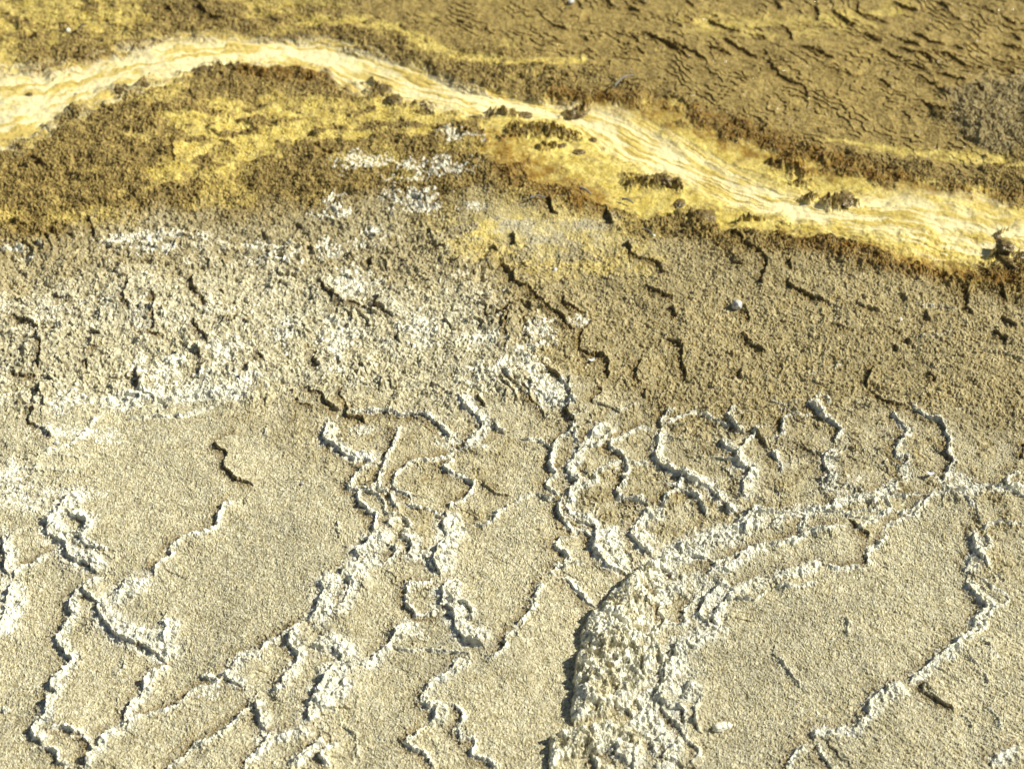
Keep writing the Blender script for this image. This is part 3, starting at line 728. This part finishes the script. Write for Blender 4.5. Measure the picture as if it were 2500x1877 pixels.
# low braided ledges in the far mats: sawtooth terraces
q = (Y * 26 + X * 30 + fbm(X * 8, Y * 8, 5, 501) * 2.4 + fbm(X * 60, Y * 60, 2, 521) * .4)
saw = q - np.floor(q); stair = sst(0, .07, saw) * (1 - saw) ** 1.3
zz += .0034 * stair * (film * .9 + .5 * knob * far) * sst(-.35, .2, fbm(X * 14, Y * 14, 3, 541)) * (1 - smooth)
q2 = (X * 26 + Y * 5 + fbm(X * 8, Y * 8, 4, 551) * 2.6 + fbm(X * 70, Y * 70, 2, 571) * .4); saw = q2 - np.floor(q2)
zz += .0085 * sst(0, .06, saw) * (1 - saw) ** 1.5 * (mid * .9 + tan_ * .2) * sst(0, .5, fbm(X * 12, Y * 12, 3, 581))
# slanting ripples on the near right
rp = poly([(1950, 1400), (2600, 900), (2700, 1900), (1500, 1900), (1650, 1600)], 120, 0)
zz += rp * .0011 * fbm((X * .8 - Y * .6) * 55, (X * .6 + Y * .8) * 190, 3, 601)
ledge = np.abs(fbm(X * 85, Y * 85, 3, 611))
zz += step + rim * (.78 + .45 * n_c + .5 * (kg - .35) * sst(.002, .005, rim)) + mound + bumpy * pop * np.where(moundm > .3, 1.0, .8) + grain + .0034 * net - .0052 * pit * moundm * sst(.3, .7, h3) - .0026 * pit * crust * (h3 > .45) + .0016 * (w3 - .5) * netm
zz += white * (1 - bumpy) * .0006
SX = sst(U0, U0 + 120, UU) * sst(U1, U1 - 120, UU) * sst(V0, V0 + 80, VV) * sst(V1, V1 - 80, VV)
Z = (zz * SX - .012 * (1 - SX)).astype(F)

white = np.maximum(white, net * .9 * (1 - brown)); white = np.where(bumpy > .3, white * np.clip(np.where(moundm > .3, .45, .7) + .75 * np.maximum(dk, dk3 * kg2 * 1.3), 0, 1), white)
amber = np.clip(amber * (1 - cream) * (.85 + 1.3 * np.clip(n_b + .2, 0, 1)), 0, 1)
yellow = yellow * (1 - .6 * amber * sst(-.1, .3, fbm(X * 40, Y * 30, 4, 641)))
yel = np.clip(np.maximum(yellow, yl) * np.clip(1.0 - knob * 0, 0, 1) * (1 - .75 * sst(.12, .55, n_b + .7 * n_c) * (1 - cream)), 0, 1)
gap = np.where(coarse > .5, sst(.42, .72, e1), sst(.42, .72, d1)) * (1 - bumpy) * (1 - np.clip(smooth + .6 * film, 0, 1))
wet = np.clip(wet, 0, 1)
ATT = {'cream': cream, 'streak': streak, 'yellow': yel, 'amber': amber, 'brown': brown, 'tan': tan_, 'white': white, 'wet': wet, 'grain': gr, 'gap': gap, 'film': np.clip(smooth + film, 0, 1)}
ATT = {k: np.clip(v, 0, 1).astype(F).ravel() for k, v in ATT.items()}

# ------------------------------------------------------------------ materials
def lin(c): return tuple(((v / 255) / 12.92 if v / 255 <= .04045 else ((v / 255 + .055) / 1.055) ** 2.4) for v in c) + (1,)
class N:
    def __init__(s, name):
        s.m = bpy.data.materials.new(name); s.m.use_nodes = True; s.t = s.m.node_tree; s.b = s.t.nodes['Principled BSDF']; s.out = s.t.nodes['Material Output']
    def n(s, typ, **kw):
        o = s.t.nodes.new(typ)
        for k, v in kw.items():
            if k.startswith('i_'): o.inputs[k[2:].replace('_', ' ')].default_value = v
            else: setattr(o, k, v)
        return o
    def l(s, a, b): s.t.links.new(a, b)
    def val(s, x, sock):
        if hasattr(x, 'is_output'): s.l(x, sock)
        else: sock.default_value = x
    def math(s, op, a, b=0.0, c=0.0):
        o = s.n('ShaderNodeMath', operation=op); s.val(a, o.inputs[0]); s.val(b, o.inputs[1])
        if op == 'MULTIPLY_ADD': s.val(c, o.inputs[2])
        return o.outputs[0]
    def mix(s, f, a, b, mode='MIX'):
        o = s.n('ShaderNodeMix', data_type='RGBA', blend_type=mode); s.val(f, o.inputs[0]); s.val(a, o.inputs[6]); s.val(b, o.inputs[7]); return o.outputs[2]
    def att(s, name): return s.n('ShaderNodeAttribute', attribute_name=name).outputs['Fac']
    def ramp(s, x, a, b):
        o = s.n('ShaderNodeMapRange'); o.interpolation_type = 'SMOOTHSTEP'; s.val(x, o.inputs[0]); o.inputs[1].default_value = a; o.inputs[2].default_value = b; return o.outputs[0]

g = N('mineral_crust_and_mats')
tc = g.n('ShaderNodeTexCoord').outputs['Object']
def nz(scale, det=4, rough=.6, off=0):
    mp = g.n('ShaderNodeMapping'); mp.inputs['Location'].default_value = (off, off * .7, 0); g.l(tc, mp.inputs[0])
    o = g.n('ShaderNodeTexNoise'); o.inputs['Scale'].default_value = scale; o.inputs['Detail'].default_value = det; o.inputs['Roughness'].default_value = rough
    g.l(mp.outputs[0], o.inputs['Vector']); return o.outputs['Fac']
def vor(scale, off=0):
    mp = g.n('ShaderNodeMapping'); mp.inputs['Location'].default_value = (off, off, 0); g.l(tc, mp.inputs[0])
    o = g.n('ShaderNodeTexVoronoi'); o.inputs['Scale'].default_value = scale; g.l(mp.outputs[0], o.inputs['Vector']); return o
v1 = vor(620); v2 = vor(270, 3.3)
c1 = g.n('ShaderNodeSeparateColor'); g.l(v1.outputs['Color'], c1.inputs[0]); r1 = c1.outputs[0]
c2 = g.n('ShaderNodeSeparateColor'); g.l(v2.outputs['Color'], c2.inputs[0]); r2 = c2.outputs[0]; r3 = c2.outputs[1]
fine = nz(420, 4, .7); med = nz(45, 5, .65, 4); big = nz(9, 4, .6, 9)
COL = {'base_a': lin((210, 203, 174)), 'base_b': lin((180, 170, 134)), 'tan_a': lin((190, 177, 136)), 'tan_b': lin((146, 130, 86)),
       'brown_a': lin((166, 144, 84)), 'brown_b': lin((120, 100, 50)), 'yel_a': lin((218, 198, 114)), 'yel_b': lin((188, 164, 72)), 'cream_a': lin((250, 240, 196)), 'cream_b': lin((226, 204, 122)),
       'amber': lin((134, 98, 28)), 'white': lin((228, 225, 206)), 'wet': lin((112, 88, 34))}
base = g.mix(g.ramp(g.math('MULTIPLY_ADD', med, .6, g.math('MULTIPLY', g.math('ADD', r1, r2), .25)), .35, .75), COL['base_a'], COL['base_b'])
tanc = g.mix(g.ramp(g.math('MULTIPLY_ADD', med, .6, g.math('MULTIPLY', g.math('ADD', r1, r3), .25)), .35, .75), COL['tan_a'], COL['tan_b'])
brc = g.mix(g.ramp(g.math('MULTIPLY_ADD', med, .8, g.math('MULTIPLY', r2, .3)), .35, .8), COL['brown_a'], COL['brown_b'])
yec = g.mix(g.ramp(med, .35, .7), COL['yel_a'], COL['yel_b'])
mpS = g.n('ShaderNodeMapping'); mpS.inputs['Rotation'].default_value = (0, 0, .35); mpS.inputs['Scale'].default_value = (6, 60, 1); g.l(tc, mpS.inputs[0])
stn = g.n('ShaderNodeTexNoise'); stn.inputs['Scale'].default_value = 1; stn.inputs['Detail'].default_value = 4; g.l(mpS.outputs[0], stn.inputs['Vector'])
crc = g.mix(g.ramp(g.att('streak'), .25, .75), COL['cream_b'], COL['cream_a'])
col = g.mix(g.att('tan'), base, tanc)
col = g.mix(g.att('brown'), col, brc)
gold = g.mix(.5, tanc, lin((196, 168, 84)))
yf = g.math('MULTIPLY', g.att('yellow'), g.ramp(g.math('ADD', fine, g.math('MULTIPLY', big, .4)), .35, .8))
col = g.mix(g.math('MINIMUM', g.math('MULTIPLY_ADD', yf, .7, g.math('MULTIPLY', g.att('yellow'), .5)), 1.0), col, yec)
col = g.mix(g.math('MULTIPLY', g.att('amber'), g.ramp(g.math('MULTIPLY_ADD', med, .7, g.math('MULTIPLY', fine, .4)), .3, .75)), col, COL['amber'])
col = g.mix(g.att('cream'), col, crc)
col = g.mix(g.math('MULTIPLY', g.att('wet'), g.ramp(g.math('ADD', fine, g.math('MULTIPLY', r1, .3)), .3, .8)), col, COL['wet'])
col = g.mix(g.math('MULTIPLY', g.att('gap'), .7), col, g.mix(g.att('brown'), lin((118, 100, 52)), lin((74, 58, 22))))  # grain gaps coloured darker: biofilm between grains plus painted crevice shade
wf = g.math('MULTIPLY', g.ramp(g.math('MULTIPLY_ADD', r2, .25, g.math('ADD', g.att('white'), g.math('MULTIPLY', fine, .4))), .55, 1.15), .95)
col = g.mix(wf, col, COL['white'])
# every grain its own tone
tone = g.math('MULTIPLY_ADD', g.math('ADD', g.math('MULTIPLY_ADD', r1, .6, r3), g.math('MULTIPLY', g.att('grain'), 1.4)), .30, .58)
tone = g.math('MULTIPLY_ADD', g.math('SUBTRACT', tone, 1.0), g.math('SUBTRACT', 1.0, g.math('MULTIPLY', g.att('cream'), .85)), 1.0)
tone = g.math('MULTIPLY', tone, g.math('MULTIPLY_ADD', g.math('ADD', nz(3.5, 4, .6, 21), nz(14, 5, .7, 33)), .55, .45))
cmb = g.n('ShaderNodeCombineColor'); [g.l(tone, cmb.inputs[i]) for i in range(3)]
col = g.mix(1.0, col, cmb.outputs[0], 'MULTIPLY')
g.l(col, g.b.inputs['Base Color'])
rough = g.math('SUBTRACT', .92, g.math('MULTIPLY', g.math('MAXIMUM', g.math('MULTIPLY', g.att('brown'), .9), g.att('film')), g.math('MULTIPLY', g.ramp(r2, .72, .9), .78)))
g.l(rough, g.b.inputs['Roughness']); g.b.inputs['Specular IOR Level'].default_value = .35
hh = g.math('ADD', g.math('MULTIPLY', g.math('SUBTRACT', 1, v1.outputs['Distance']), .00055), g.math('MULTIPLY', fine, .0010))
hh = g.math('MULTIPLY', hh, g.math('SUBTRACT', 1, g.math('MULTIPLY', g.att('film'), .75)))
bp = g.n('ShaderNodeBump'); bp.inputs['Strength'].default_value = .9; bp.inputs['Distance'].default_value = 1.0; g.l(hh, bp.inputs['Height']); g.l(bp.outputs[0], g.b.inputs['Normal'])
MAT = g.m

def simple(name, ca, cb, scale=200, rough=.8, bump=.0006, spec=.4):
    s = N(name); t = s.n('ShaderNodeTexCoord').outputs['Object']; o = s.n('ShaderNodeTexNoise'); o.inputs['Scale'].default_value = scale; o.inputs['Detail'].default_value = 5; s.l(t, o.inputs['Vector'])
    s.l(s.mix(s.ramp(o.outputs['Fac'], .3, .7), lin(ca), lin(cb)), s.b.inputs['Base Color']); s.b.inputs['Roughness'].default_value = rough; s.b.inputs['Specular IOR Level'].default_value = spec
    b = s.n('ShaderNodeBump'); b.inputs['Distance'].default_value = bump; s.l(o.outputs['Fac'], b.inputs['Height']); s.l(b.outputs[0], s.b.inputs['Normal']); return s.m

# ------------------------------------------------------------------ mesh building
def grid_mesh(name, co, quads, mat, atts=None):
    me = bpy.data.meshes.new(name); nv = len(co); nq = len(quads)
    me.vertices.add(nv); me.vertices.foreach_set('co', np.ascontiguousarray(co, F).ravel())
    me.loops.add(nq * 4); me.loops.foreach_set('vertex_index', np.ascontiguousarray(quads, np.int32).ravel())
    me.polygons.add(nq); me.polygons.foreach_set('loop_start', np.arange(0, nq * 4, 4, dtype=np.int32))
    me.update(calc_edges=True)
    me.shade_flat()
    if atts:
        for k, v in atts.items():
            a = me.attributes.new(k, 'FLOAT', 'POINT'); a.data.foreach_set('value', v)
    me.materials.append(mat)
    o = bpy.data.objects.new(name, me); scene.collection.objects.link(o); return o
def tag(o, label, cat=None, group=None, kind=None):
    o['label'] = label
    if cat: o['category'] = cat
    if group: o['group'] = group
    if kind: o['kind'] = kind
    return o

idx = np.arange(NU * NV, dtype=np.int64).reshape(NV, NU)
quads = np.stack([idx[:-1, :-1], idx[:-1, 1:], idx[1:, 1:], idx[1:, :-1]], -1).reshape(-1, 4)
fo = owner.ravel()[quads]; same = (fo == fo[:, :1]).all(1) & (fo[:, 0] >= 0); fown = np.where(same, fo[:, 0], -1)
XYZ = np.stack([X.ravel(), Y.ravel(), Z.ravel()], 1)
ground_z = Z.ravel().copy()
for oid, key in enumerate(keys):
    fq = quads[fown == oid]
    if len(fq) < 60: continue
    vid, inv = np.unique(fq, return_inverse=True); inv = inv.reshape(-1, 4)
    cnt = np.bincount(inv.ravel(), minlength=len(vid)); inner = cnt == 4
    top = XYZ[vid]; bot = top.copy(); bot[:, 2] -= np.where(inner, .004, 0)
    bmap = np.where(inner, np.cumsum(inner) - 1 + len(vid), np.arange(len(vid)))
    co = np.vstack([top, bot[inner]]); allq = np.vstack([inv, bmap[inv][:, ::-1]])
    # faces whose four corners all lie on the border would double up underneath: drop those
    bad = (~inner[inv]).all(1); allq = np.vstack([inv, bmap[inv[~bad]][:, ::-1]])
    at = {k: np.concatenate([v[vid], v[vid][inner]]) for k, v in ATT.items()}
    md = 'mound' in key; sc_ = 'scarp' in key
    nm = 'mineral_mound' if md else ('rock_ledge' if sc_ else 'mineral_ridge')
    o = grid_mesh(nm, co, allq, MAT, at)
    tag(o, LABELS[key], 'mound' if md else ('ledge' if sc_ else 'ridge'), None if md else ('dark ledges where the crust steps down' if sc_ else 'raised mineral ridges across the crust'))
    gv = vid[inner]; ground_z[gv] -= .009
XYZg = XYZ.copy(); XYZg[:, 2] = ground_z
o = grid_mesh('ground', XYZg, quads, MAT, ATT)
tag(o, 'crusted hot spring ground, beige grains in front and brown mats behind', kind='structure')

def gz(px_, py_):      # ground height under a photo point
    j = int(np.argmin(np.abs(vsn - py_))); i = int(np.argmin(np.abs(us - px_))); return float(Z[j, i])

# far surroundings: one coarse sheet under and around the dense part, out to the horizon
rr = np.concatenate([[0], np.geomspace(.8, 900, 60)]); th = np.linspace(0, 2 * math.pi, 97)[:-1]
RR, TT = np.meshgrid(rr[1:], th, indexing='ij'); gx = RR * np.cos(TT); gy = 2.2 + RR * np.sin(TT)
gzv = -.03 + fbm(gx.astype(F) * .8, gy.astype(F) * .8, 3, 701) * .01 * np.clip(RR, 0, 8)
gzv = np.minimum(gzv, np.where(RR < 4, -.022, 9))
co = np.stack([gx.ravel(), gy.ravel(), gzv.ravel()], 1); ii = np.arange(co.shape[0]).reshape(RR.shape); jn = np.roll(ii, -1, 1)
q_ = np.stack([ii[:-1], ii[1:], jn[1:], jn[:-1]], -1).reshape(-1, 4)
cen = ii[0]; co = np.vstack([co, [[0, 2.2, -.03]]]); c0 = len(co) - 1
n0 = len(cen); q2_ = np.array([[c0, cen[k], cen[(k + 1) % n0], cen[(k + 2) % n0]] for k in range(0, n0, 2)])
n_ = len(co)
at = {k: np.zeros(n_, F) for k in ATT}; at['grain'] += .5; yy = co[:, 1]
at['brown'] = sst(3.0, 4.2, yy).astype(F); at['tan'] = sst(2, 3, yy).astype(F)
o = grid_mesh('terrain', co, np.vstack([q_, q2_]), MAT, at)
tag(o, 'open crusted flat reaching away to the horizon', kind='structure')

# ------------------------------------------------------------------ water: a thin film running down the channel
wm = N('thin_water'); gl = wm.n('ShaderNodeBsdfGlossy'); gl.inputs['Roughness'].default_value = .06; tr = wm.n('ShaderNodeBsdfTransparent'); tr.inputs[0].default_value = (.985, .965, .90, 1)
fr = wm.n('ShaderNodeFresnel'); fr.inputs['IOR'].default_value = 1.33; mx = wm.n('ShaderNodeMixShader')
t = wm.n('ShaderNodeTexCoord').outputs['Object']; o_ = wm.n('ShaderNodeTexNoise'); o_.inputs['Scale'].default_value = 90; o_.inputs['Detail'].default_value = 3; wm.l(t, o_.inputs['Vector'])
b_ = wm.n('ShaderNodeBump'); b_.inputs['Distance'].default_value = .0012; wm.l(o_.outputs['Fac'], b_.inputs['Height']); wm.l(b_.outputs[0], gl.inputs['Normal']); wm.l(b_.outputs[0], fr.inputs['Normal'])
mx.inputs[0].default_value = .05; wm.l(tr.outputs[0], mx.inputs[1]); wm.l(gl.outputs[0], mx.inputs[2]); wm.l(mx.outputs[0], wm.out.inputs[0])
low = fbm(X * 2.2, Y * 2.2, 3, 401) * .010 + n_a * .0035
WZ = low * SX - .0012 + .0003 * fbm(X * 40, Y * 90, 3, 801)
wmask = (ATT['cream'].reshape(X.shape) > .25) & (SX > .99)
s4 = slice(None, None, 4); wmk = wmask[s4, s4]; id4 = np.arange(wmk.size).reshape(wmk.shape)
wq = np.stack([id4[:-1, :-1], id4[:-1, 1:], id4[1:, 1:], id4[1:, :-1]], -1).reshape(-1, 4); wq = wq[wmk.ravel()[wq].all(1)]
vid, inv = np.unique(wq, return_inverse=True); inv = inv.reshape(-1, 4)
co = np.stack([X[s4, s4].ravel(), Y[s4, s4].ravel(), WZ[s4, s4].ravel()], 1)[vid]
o = grid_mesh('water', co, inv, wm.m); o.data.shade_smooth()
tag(o, 'thin clear film of water running over the cream and yellow channel', kind='structure')

# ------------------------------------------------------------------ loose things
from mathutils import noise as mn, Vector
import bmesh
def mk(name, bm, mat, parent=None):
    me = bpy.data.meshes.new(name); bm.to_mesh(me); bm.free(); me.shade_smooth(); me.materials.append(mat)
    o = bpy.data.objects.new(name, me); scene.collection.objects.link(o)
    if parent: o.parent = parent
    return o
def place(o, px_, py_, lift=0.0):
    x, y = px2w(px_, py_); o.location = (float(x), float(y), gz(px_, py_) + lift); return o
def stone(name, mat, px_, py_, rx, ry, rz, rot=0, seed=0, rough=.25, sub=4, sink=.25, freq=1.6):
    bm = bmesh.new(); bmesh.ops.create_icosphere(bm, subdivisions=sub, radius=1)
    for v in bm.verts:
        p = v.co.copy(); off = Vector((seed * 3.1, seed * 1.7, seed))
        k = 1 + rough * mn.noise(p * freq + off) + rough * .5 * mn.noise(p * freq * 2.7 + off) + rough * .3 * mn.noise(p * freq * 7 + off)
        v.co = Vector((p.x * k * rx, p.y * k * ry, p.z * k * rz))
    o = mk(name, bm, mat); o.rotation_euler.z = rot; return place(o, px_, py_, rz * (1 - sink * 2) * .8)
def tube(pts, r0, r1, n=6):
    bm = bmesh.new(); rings = []
    for i, p in enumerate(pts):
        a = Vector(pts[max(0, i - 1)]); b = Vector(pts[min(len(pts) - 1, i + 1)]); t = (b - a).normalized(); s = t.cross(Vector((0, 0, 1))).normalized(); u = s.cross(t)
        r = r0 + (r1 - r0) * i / (len(pts) - 1)
        rings.append([bm.verts.new(Vector(p) + (s * cos(k * 2 * math.pi / n) + u * sin(k * 2 * math.pi / n)) * r) for k in range(n)])
    for a, b in zip(rings[:-1], rings[1:]):
        for k in range(n): bm.faces.new((a[k], a[(k + 1) % n], b[(k + 1) % n], b[k]))
    bm.faces.new(rings[0][::-1]); bm.faces.new(rings[-1]); return bm
def stick(name, mat, a, b, r, bend=.002, lift=.003, arch=.002):
    ax, ay = px2w(*a); bx, by = px2w(*b); z0 = gz(*a) + lift; z1 = gz(*b) + lift; cx, cy = (ax + bx) / 2, (ay + by) / 2; cz = (z0 + z1) / 2
    L = math.hypot(bx - ax, by - ay); pts = []
    for i in range(13):
        t = i / 12; q = sin(t * math.pi) * bend
        pts.append((ax + (bx - ax) * t - (by - ay) / L * q - cx, ay + (by - ay) * t + (bx - ax) / L * q - cy, z0 + (z1 - z0) * t + arch * sin(t * math.pi) - cz))
    o = mk(name, tube(pts, r, r * .6), mat); o.location = (cx, cy, cz); return o
chalk = simple('chalk_stone', (246, 243, 226), (214, 206, 176), 260, .75)
quartz = simple('quartz_pebble', (235, 236, 232), (150, 146, 132), 300, .35, .0008)
darkm = simple('dark_wet_rock', (92, 76, 36), (136, 114, 62), 160, .32, .0022, .6)
greym = simple('grey_wood', (150, 148, 140), (96, 92, 82), 500, .6)
strawm = simple('dry_straw', (214, 180, 96), (178, 142, 70), 700, .55)
twigm = simple('dark_twig', (62, 52, 34), (92, 78, 52), 600, .6)
flakem = simple('white_flake', (244, 244, 240), (215, 214, 208), 300, .5)
def T(c, r, x, y): return (625 * c + x * Q, 469 * r + y * Q)

tag(stone('stone', chalk, *T(2, 3, 1800, 1295), .0095, .0060, .0052, .2, 3, .35), 'chalky white oval stone lying alone on bare ground, bottom right', 'stone')
s2 = stone('stone', chalk, *T(2, 3, 1868, 1278), .0050, .0048, .0045, 1.0, 9, .25); tag(s2, 'small pale stone touching the right end of the chalky oval stone', 'stone')
tag(stone('pebble', quartz, *T(2, 1, 1942, 990), .0082, .0082, .0082, 0, 5, .12, sink=.15), 'round grey and white pebble beside a dark ledge, right of centre', 'pebble')
PB = [((1, 2, 400, 850), .0026, 'small white pebble just below the fine dark twig on the left plain'), ((1, 3, 1372, 140), .0019, 'tiny white pebble inside the C shaped ridge left of the broken lumpy ridge'),
      ((0, 3, 465, 1262), .0017, 'tiny white pebble near the bottom left corner, right of the wavy ridge'), ((0, 3, 188, 1410), .0020, 'tiny white pebble left of the wavy ridge in the bottom left corner'),
      ((2, 0, 510, 45), .0070, 'round white pebble on the brown mat at the top edge'), ((0, 0, 592, 300), .0060, 'pale cream pebble below the short dark twig at top left'),
      ((0, 0, 660, 812), .0036, 'small glinting pebble in the cream flow at far left'), ((1, 1, 370, 655), .0038, None),
      ((2, 1, 372, 658), .0045, 'small white pebble on the golden slope right of the yellow pool'), ((2, 1, 1222, 372), .0032, 'small glinting pebble beside the curved grey splinter'),
      ((0, 2, 492, 530), .0042, 'white pebble on the crust at the left edge, under the fine raised line'), ((2, 3, 118, 1140), .0016, 'tiny pale pebble on the bare strip left of the big knobby mound')]
for i, (tp, r, lab) in enumerate(PB):
    if lab: tag(stone('pebble', chalk if i % 2 else quartz, *T(*tp), r, r * .85, r * .7, i, 20 + i, .25, 3), lab, 'pebble', 'small loose pebbles')
tag(stick('straw', strawm, T(0, 3, 1475, 1525), T(0, 3, 1885, 1245), .00035, .001), 'thin golden dry straw lying by the smooth ridge, bottom left', 'straw')
tag(stick('twig', twigm, T(1, 2, 250, 826), T(1, 2, 445, 832), .00045, .001), 'fine dark level twig on the bare left plain', 'twig')
tag(stick('twig', twigm, T(3, 3, 140, 315), T(3, 3, 130, 385), .00040, .0008), 'tiny dark upright twig on the large bare right plain', 'twig')
tag(stick('twig', twigm, T(0, 0, 695, 315), T(0, 0, 765, 275), .0022, .001, .006), 'short thick blue black twig on the brown mat at top left', 'twig')
tag(stick('twig', greym, T(2, 0, 880, 840), T(2, 0, 1045, 725), .0020, .003, .012, .006), 'grey twig reaching out of a clump above the yellow flow', 'twig')
tag(stick('splinter', greym, T(2, 1, 150, 112), T(2, 1, 290, 95), .0018, .003, .006), 'pale grey level splinter in the yellow margin near the centre', 'splinter', 'grey wood splinters by the flow')
tag(stick('splinter', greym, T(2, 1, 580, 10), T(2, 1, 680, 48), .0024, .002, .006), 'broad grey splinter, topmost of those in the yellow margin', 'splinter', 'grey wood splinters by the flow')
tag(stick('splinter', greym, T(2, 1, 950, 72), T(2, 1, 1045, 108), .0022, .002, .006), 'grey splinter slanting beside small dark clumps below the flow', 'splinter', 'grey wood splinters by the flow')
tag(stick('splinter', greym, T(2, 1, 1115, 352), T(2, 1, 1218, 400), .0015, .004, .006), 'curved pale splinter above the tan slope, lowest of the grey ones', 'splinter', 'grey wood splinters by the flow')
tag(stick('splinter', flakem, T(0, 1, 700, 1035), T(0, 1, 745, 995), .0007, .0005), 'short white splinter on the granular crust at left', 'splinter')
# leaf-like flake: crescent with thickness
def flake(px_, py_, L, Wd, rot, lab):
    bm = bmesh.new(); n = 16; top = []; bot = []
    for i in range(n + 1):
        t = i / n; x = (t - .5) * L; w_ = Wd * math.sin(math.pi * t) ** .7 * (1 + .15 * sin(9 * t)) + 1e-5; yc = .25 * L * (2 * t - 1) ** 2; z = .15 * L * (2 * t - 1) ** 2
        for row, dz in ((top, .0004), (bot, -.0002)):
            row.append([bm.verts.new((x, yc + w_ * s, z + dz + (.12 * Wd) * abs(s))) for s in (-1, 0, 1)])
    for i in range(n):
        for k in range(2):
            bm.faces.new((top[i][k], top[i + 1][k], top[i + 1][k + 1], top[i][k + 1])); bm.faces.new((bot[i][k + 1], bot[i + 1][k + 1], bot[i + 1][k], bot[i][k]))
        bm.faces.new((top[i][0], bot[i][0], bot[i + 1][0], top[i + 1][0])); bm.faces.new((top[i + 1][2], bot[i + 1][2], bot[i][2], top[i][2]))
    o = mk('flake', bm, flakem); o.rotation_euler = (.15, .1, rot); place(o, px_, py_, .0035); return tag(o, lab, 'flake')
flake(*T(3, 2, 1395, 812), .0125, .0030, 0.1, 'small bright white curved flake on tan crust at right, like an eggshell chip')
flake(*T(3, 1, 1145, 1135), .0090, .0016, 1.5, 'small upright pale flake on the brown slope below the yellow flow')
flake(*T(2, 1, 690, 1480), .0120, .0024, .5, 'pale grey flake lying in the shallow brown dish')
# dark clumps that stand in the flow
CK = [((1, 0, 1085, 760), .020, .030, .017, 'largest dark wet clump standing at the bend of the cream flow'), ((1, 0, 1200, 865), .019, .015, .010, 'dark wet clump just below right of the largest one at the bend'),
      ((2, 0, 550, 975), .026, .016, .012, 'long dark wet clump above the start of the wide yellow fan'), ((2, 0, 1310, 1560), .015, .019, .013, 'dark wet clump with a tail in the middle of the yellow flow'),
      ((2, 0, 1425, 1535), .010, .008, .006, 'small dark clump just right of the tailed clump in the flow'), ((2, 1, 1660, 200), .021, .023, .011, 'round brown clump at the lower edge of the yellow flow'),
      ((2, 1, 1450, 85), .015, .009, .006, 'low brown clump above left of the round brown clump'), ((3, 1, 660, 85), .024, .016, .010, 'dark pointed clump on the upper side of the flow at right'),
      ((3, 1, 1985, 368), .014, .009, .009, 'narrow dark stone in the cream flow near the right edge'), ((3, 1, 2035, 510), .019, .014, .011, 'rounded dark wet stone in the flow near the right edge'),
      ((3, 1, 2075, 612), .026, .008, .008, 'long dark stone at the lower bank near the right edge'), ((3, 1, 2205, 560), .016, .018, .014, 'dark stone cut by the right edge at the end of the flow'),
      ((0, 0, 1050, 805), .017, .010, .007, 'dark clump in the cream flow at far left, below its middle'), ((0, 0, 1250, 760), .012, .008, .006, 'small dark clump right of another in the left cream flow'),
      ((0, 0, 250, 808), .008, .006, .005, 'small dark stone low in the pale flow at far left'), ((0, 0, 1750, 625), .022, .016, .009, 'brown clump under the upper edge of the left flow'),
      ((2, 0, 90, 1000), .019, .014, .009, 'dark clump where the yellow fan begins, left of the long clump'), ((2, 0, 580, 1330), .012, .009, .006, 'small dark clump low in the yellow fan'),
      ((2, 0, 430, 1275), .010, .007, .005, 'smaller dark clump just above left of another in the yellow fan'), ((2, 0, 700, 1210), .009, .008, .006, 'small dark clump on the bright edge of the yellow fan'),
      ((1, 0, 905, 685), .007, .005, .004, 'tiny dark clump in the cream flow, left of the largest one')]
for i, ((c, r, x, y), rx, ry, rz, lab) in enumerate(CK):
    tag(stone('mat_clump' if 'clump' in lab else 'rock', darkm, *T(c, r, x, y), rx * .85, ry * .9, rz * .5, .2 * i, 50 + i, .42, 5, .46, 1.7), lab, 'clump' if 'clump' in lab else 'rock', 'dark wet lumps in the yellow flow')
print('objects', len(scene.objects), 'rims', len(keys))
